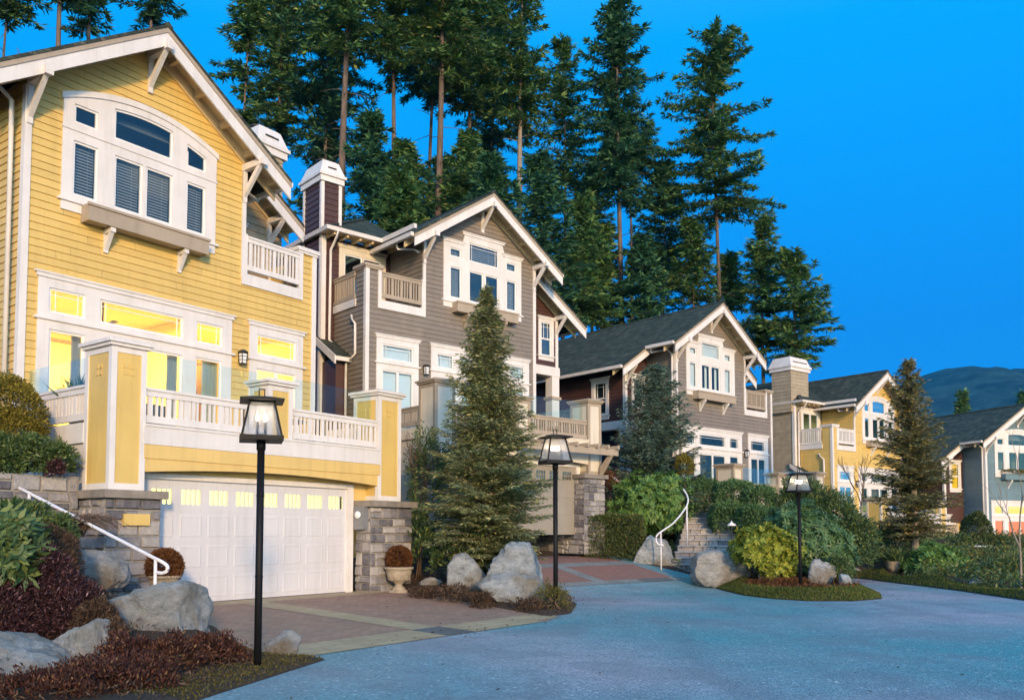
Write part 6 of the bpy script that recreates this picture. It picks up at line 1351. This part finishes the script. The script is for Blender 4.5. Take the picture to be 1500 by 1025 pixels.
p = spot(1497, 900, 23.2); bare_tree('young leafless tree with a pale trunk at the right edge', (p.x, 23.2, gz1(p.x, 23.2)), 4.2, 6, .036, .4, 5, 'bark_pale', 2)
p = spot(1318, 800, 40); bare_tree('thin leafless shrub tree in front of the smaller yellow house doors', (spot(1262, 780, 40).x, 40, gz1(spot(1262, 780, 40).x, 40)), 4.6, 9, .04, .4, 4)
p = spot(28, 60, 44); bare_tree('leafless tree beyond the top left roof corner', (p.x, 44, gz1(p.x, 44)), 20, 12, .22, .5, 6)

# ------------------------------------------------------------------ hills
prof = [(700, 610), (900, 600), (1100, 590), (1250, 585), (1300, 572), (1335, 556), (1355, 545), (1375, 540), (1395, 539), (1412, 543), (1428, 549), (1440, 548), (1452, 549), (1464, 543), (1480, 539), (1500, 539), (1530, 544), (1600, 560), (1750, 560), (2000, 600), (2400, 640)]
def hills():
    Yr = 2600.; xs_ = np.linspace(-700, 3600, 260); px = np.array([p[0] for p in prof]); py = np.array([p[1] for p in prof]); v = []
    rows = 46
    for j in range(rows):
        f = j / (rows - 1); Y = 1100 + (Yr - 1100) * min(1, f / .8) if f <= .8 else Yr + (f - .8) * 4000
        for i, x in enumerate(xs_):
            q = CX + F * x / Yr; h = (780 - np.interp(q, px, py)) / F * Yr
            s = sm(np.array(min(1, f / .8)))[()] if f <= .8 else 1 - (f - .8) * 2.
            n_ = noise.fractal(Vector((x * .004, Y * .004, 3.)), 1., 2., 6)
            rid = 1 - abs(noise.noise(Vector((x * .0035, Y * .0012, 7.))))
            z = -5 + h * s + (n_ * 45 + (rid - .6) * 60) * s * (1 - s) * 2.2 + noise.noise(Vector((x * .05, Y * .05, 1))) * 7 * s
            v.append((x + Y * 0, Y, z))
    n = len(xs_); f_ = [(j * n + i, j * n + i + 1, (j + 1) * n + i + 1, (j + 1) * n + i) for j in range(rows - 1) for i in range(n - 1)]
    me = bpy.data.meshes.new('hills'); me.from_pydata(v, [], f_); me.materials.append(M['mountain']); me.shade_smooth()
    o = bpy.data.objects.new('hills', me); COL.objects.link(o); return tag(o, None, None, None, 'structure')
hills()

# ------------------------------------------------------------------ light
SUN = Vector((.27, -.96, 0)).normalized(); ELEV = R(13)
sd = Vector((SUN.x * math.cos(ELEV), SUN.y * math.cos(ELEV), math.sin(ELEV)))
sl = bpy.data.lights.new('sun', 'SUN'); sl.energy = 2.5; sl.angle = R(5.); sl.color = (1, .64, .30)
so = bpy.data.objects.new('sun', sl); COL.objects.link(so); so.rotation_euler = (-sd).to_track_quat('-Z', 'Y').to_euler(); so.location = (20, -30, 40)
w = bpy.data.worlds.new('World'); sc.world = w; w.use_nodes = True; nt = w.node_tree; nt.nodes.clear()
out = nt.nodes.new('ShaderNodeOutputWorld'); bg = N(nt, 'Background', Strength=.1)
sky = nt.nodes.new('ShaderNodeTexSky'); sky.sky_type = 'NISHITA'; sky.sun_disc = False; sky.sun_elevation = ELEV; sky.sun_rotation = math.atan2(sd.x, sd.y); sky.air_density = 1.; sky.dust_density = .6; sky.ozone_density = 3.
tc = N(nt, 'TexCoord').outputs['Generated']; dp = N(nt, 'VectorMath', operation='DOT_PRODUCT'); L(nt, tc, dp.inputs[0]); dp.inputs[1].default_value = tuple(SUN)
mr = N(nt, 'MapRange'); mr.interpolation_type = 'SMOOTHSTEP'; mr.inputs['From Min'].default_value = -.35; mr.inputs['From Max'].default_value = .75; L(nt, dp.outputs['Value'], mr.inputs['Value'])
sp_ = N(nt, 'SeparateXYZ'); L(nt, tc, sp_.inputs[0])
# dusk blue away from the sunset, the bright sunset sky behind the camera
blue = ramp(nt, sp_.outputs['Z'], [(0., (.0, .29, .84)), (.22, (.002, .245, .83)), (.5, (.0, .35, .96)), (.62, (.04, .42, .9)), (1., (.16, .62, .95))])
blue = mix(nt, 1., blue, (8.0, 9.0, 8.6), 'MULTIPLY')
glow = mix(nt, 1., sky.outputs[0], (1.95, 2.45, 2.95), 'MULTIPLY')
L(nt, mix(nt, mr.outputs[0], blue, glow), bg.inputs['Color']); L(nt, bg.outputs[0], out.inputs['Surface'])

hz_ = MB(); hz_.box(-1500, 4200, -60, 3400, -9, 640); ho = hz_.build('haze', bpy.data.materials.new('evening_haze')); tag(ho, None, None, None, 'stuff')
hm = ho.data.materials[0]; hm.use_nodes = True; hn = hm.node_tree; hn.nodes.clear(); ho_ = hn.nodes.new('ShaderNodeOutputMaterial'); hv = N(hn, 'VolumePrincipled', Density=.00010); hv.inputs['Color'].default_value = (.05, .45, .95, 1); L(hn, hv.outputs[0], ho_.inputs['Volume'])
sc.view_settings.view_transform = 'Standard'; sc.view_settings.look = 'None'; sc.view_settings.exposure = .42; sc.view_settings.gamma = 1.
sc.render.engine = 'CYCLES'; cy = sc.cycles; cy.use_denoising = True; cy.max_bounces = 8; cy.diffuse_bounces = 3; cy.glossy_bounces = 3; cy.transmission_bounces = 4; cy.transparent_max_bounces = 16; cy.caustics_reflective = False; cy.caustics_refractive = False; cy.sample_clamp_indirect = 4.
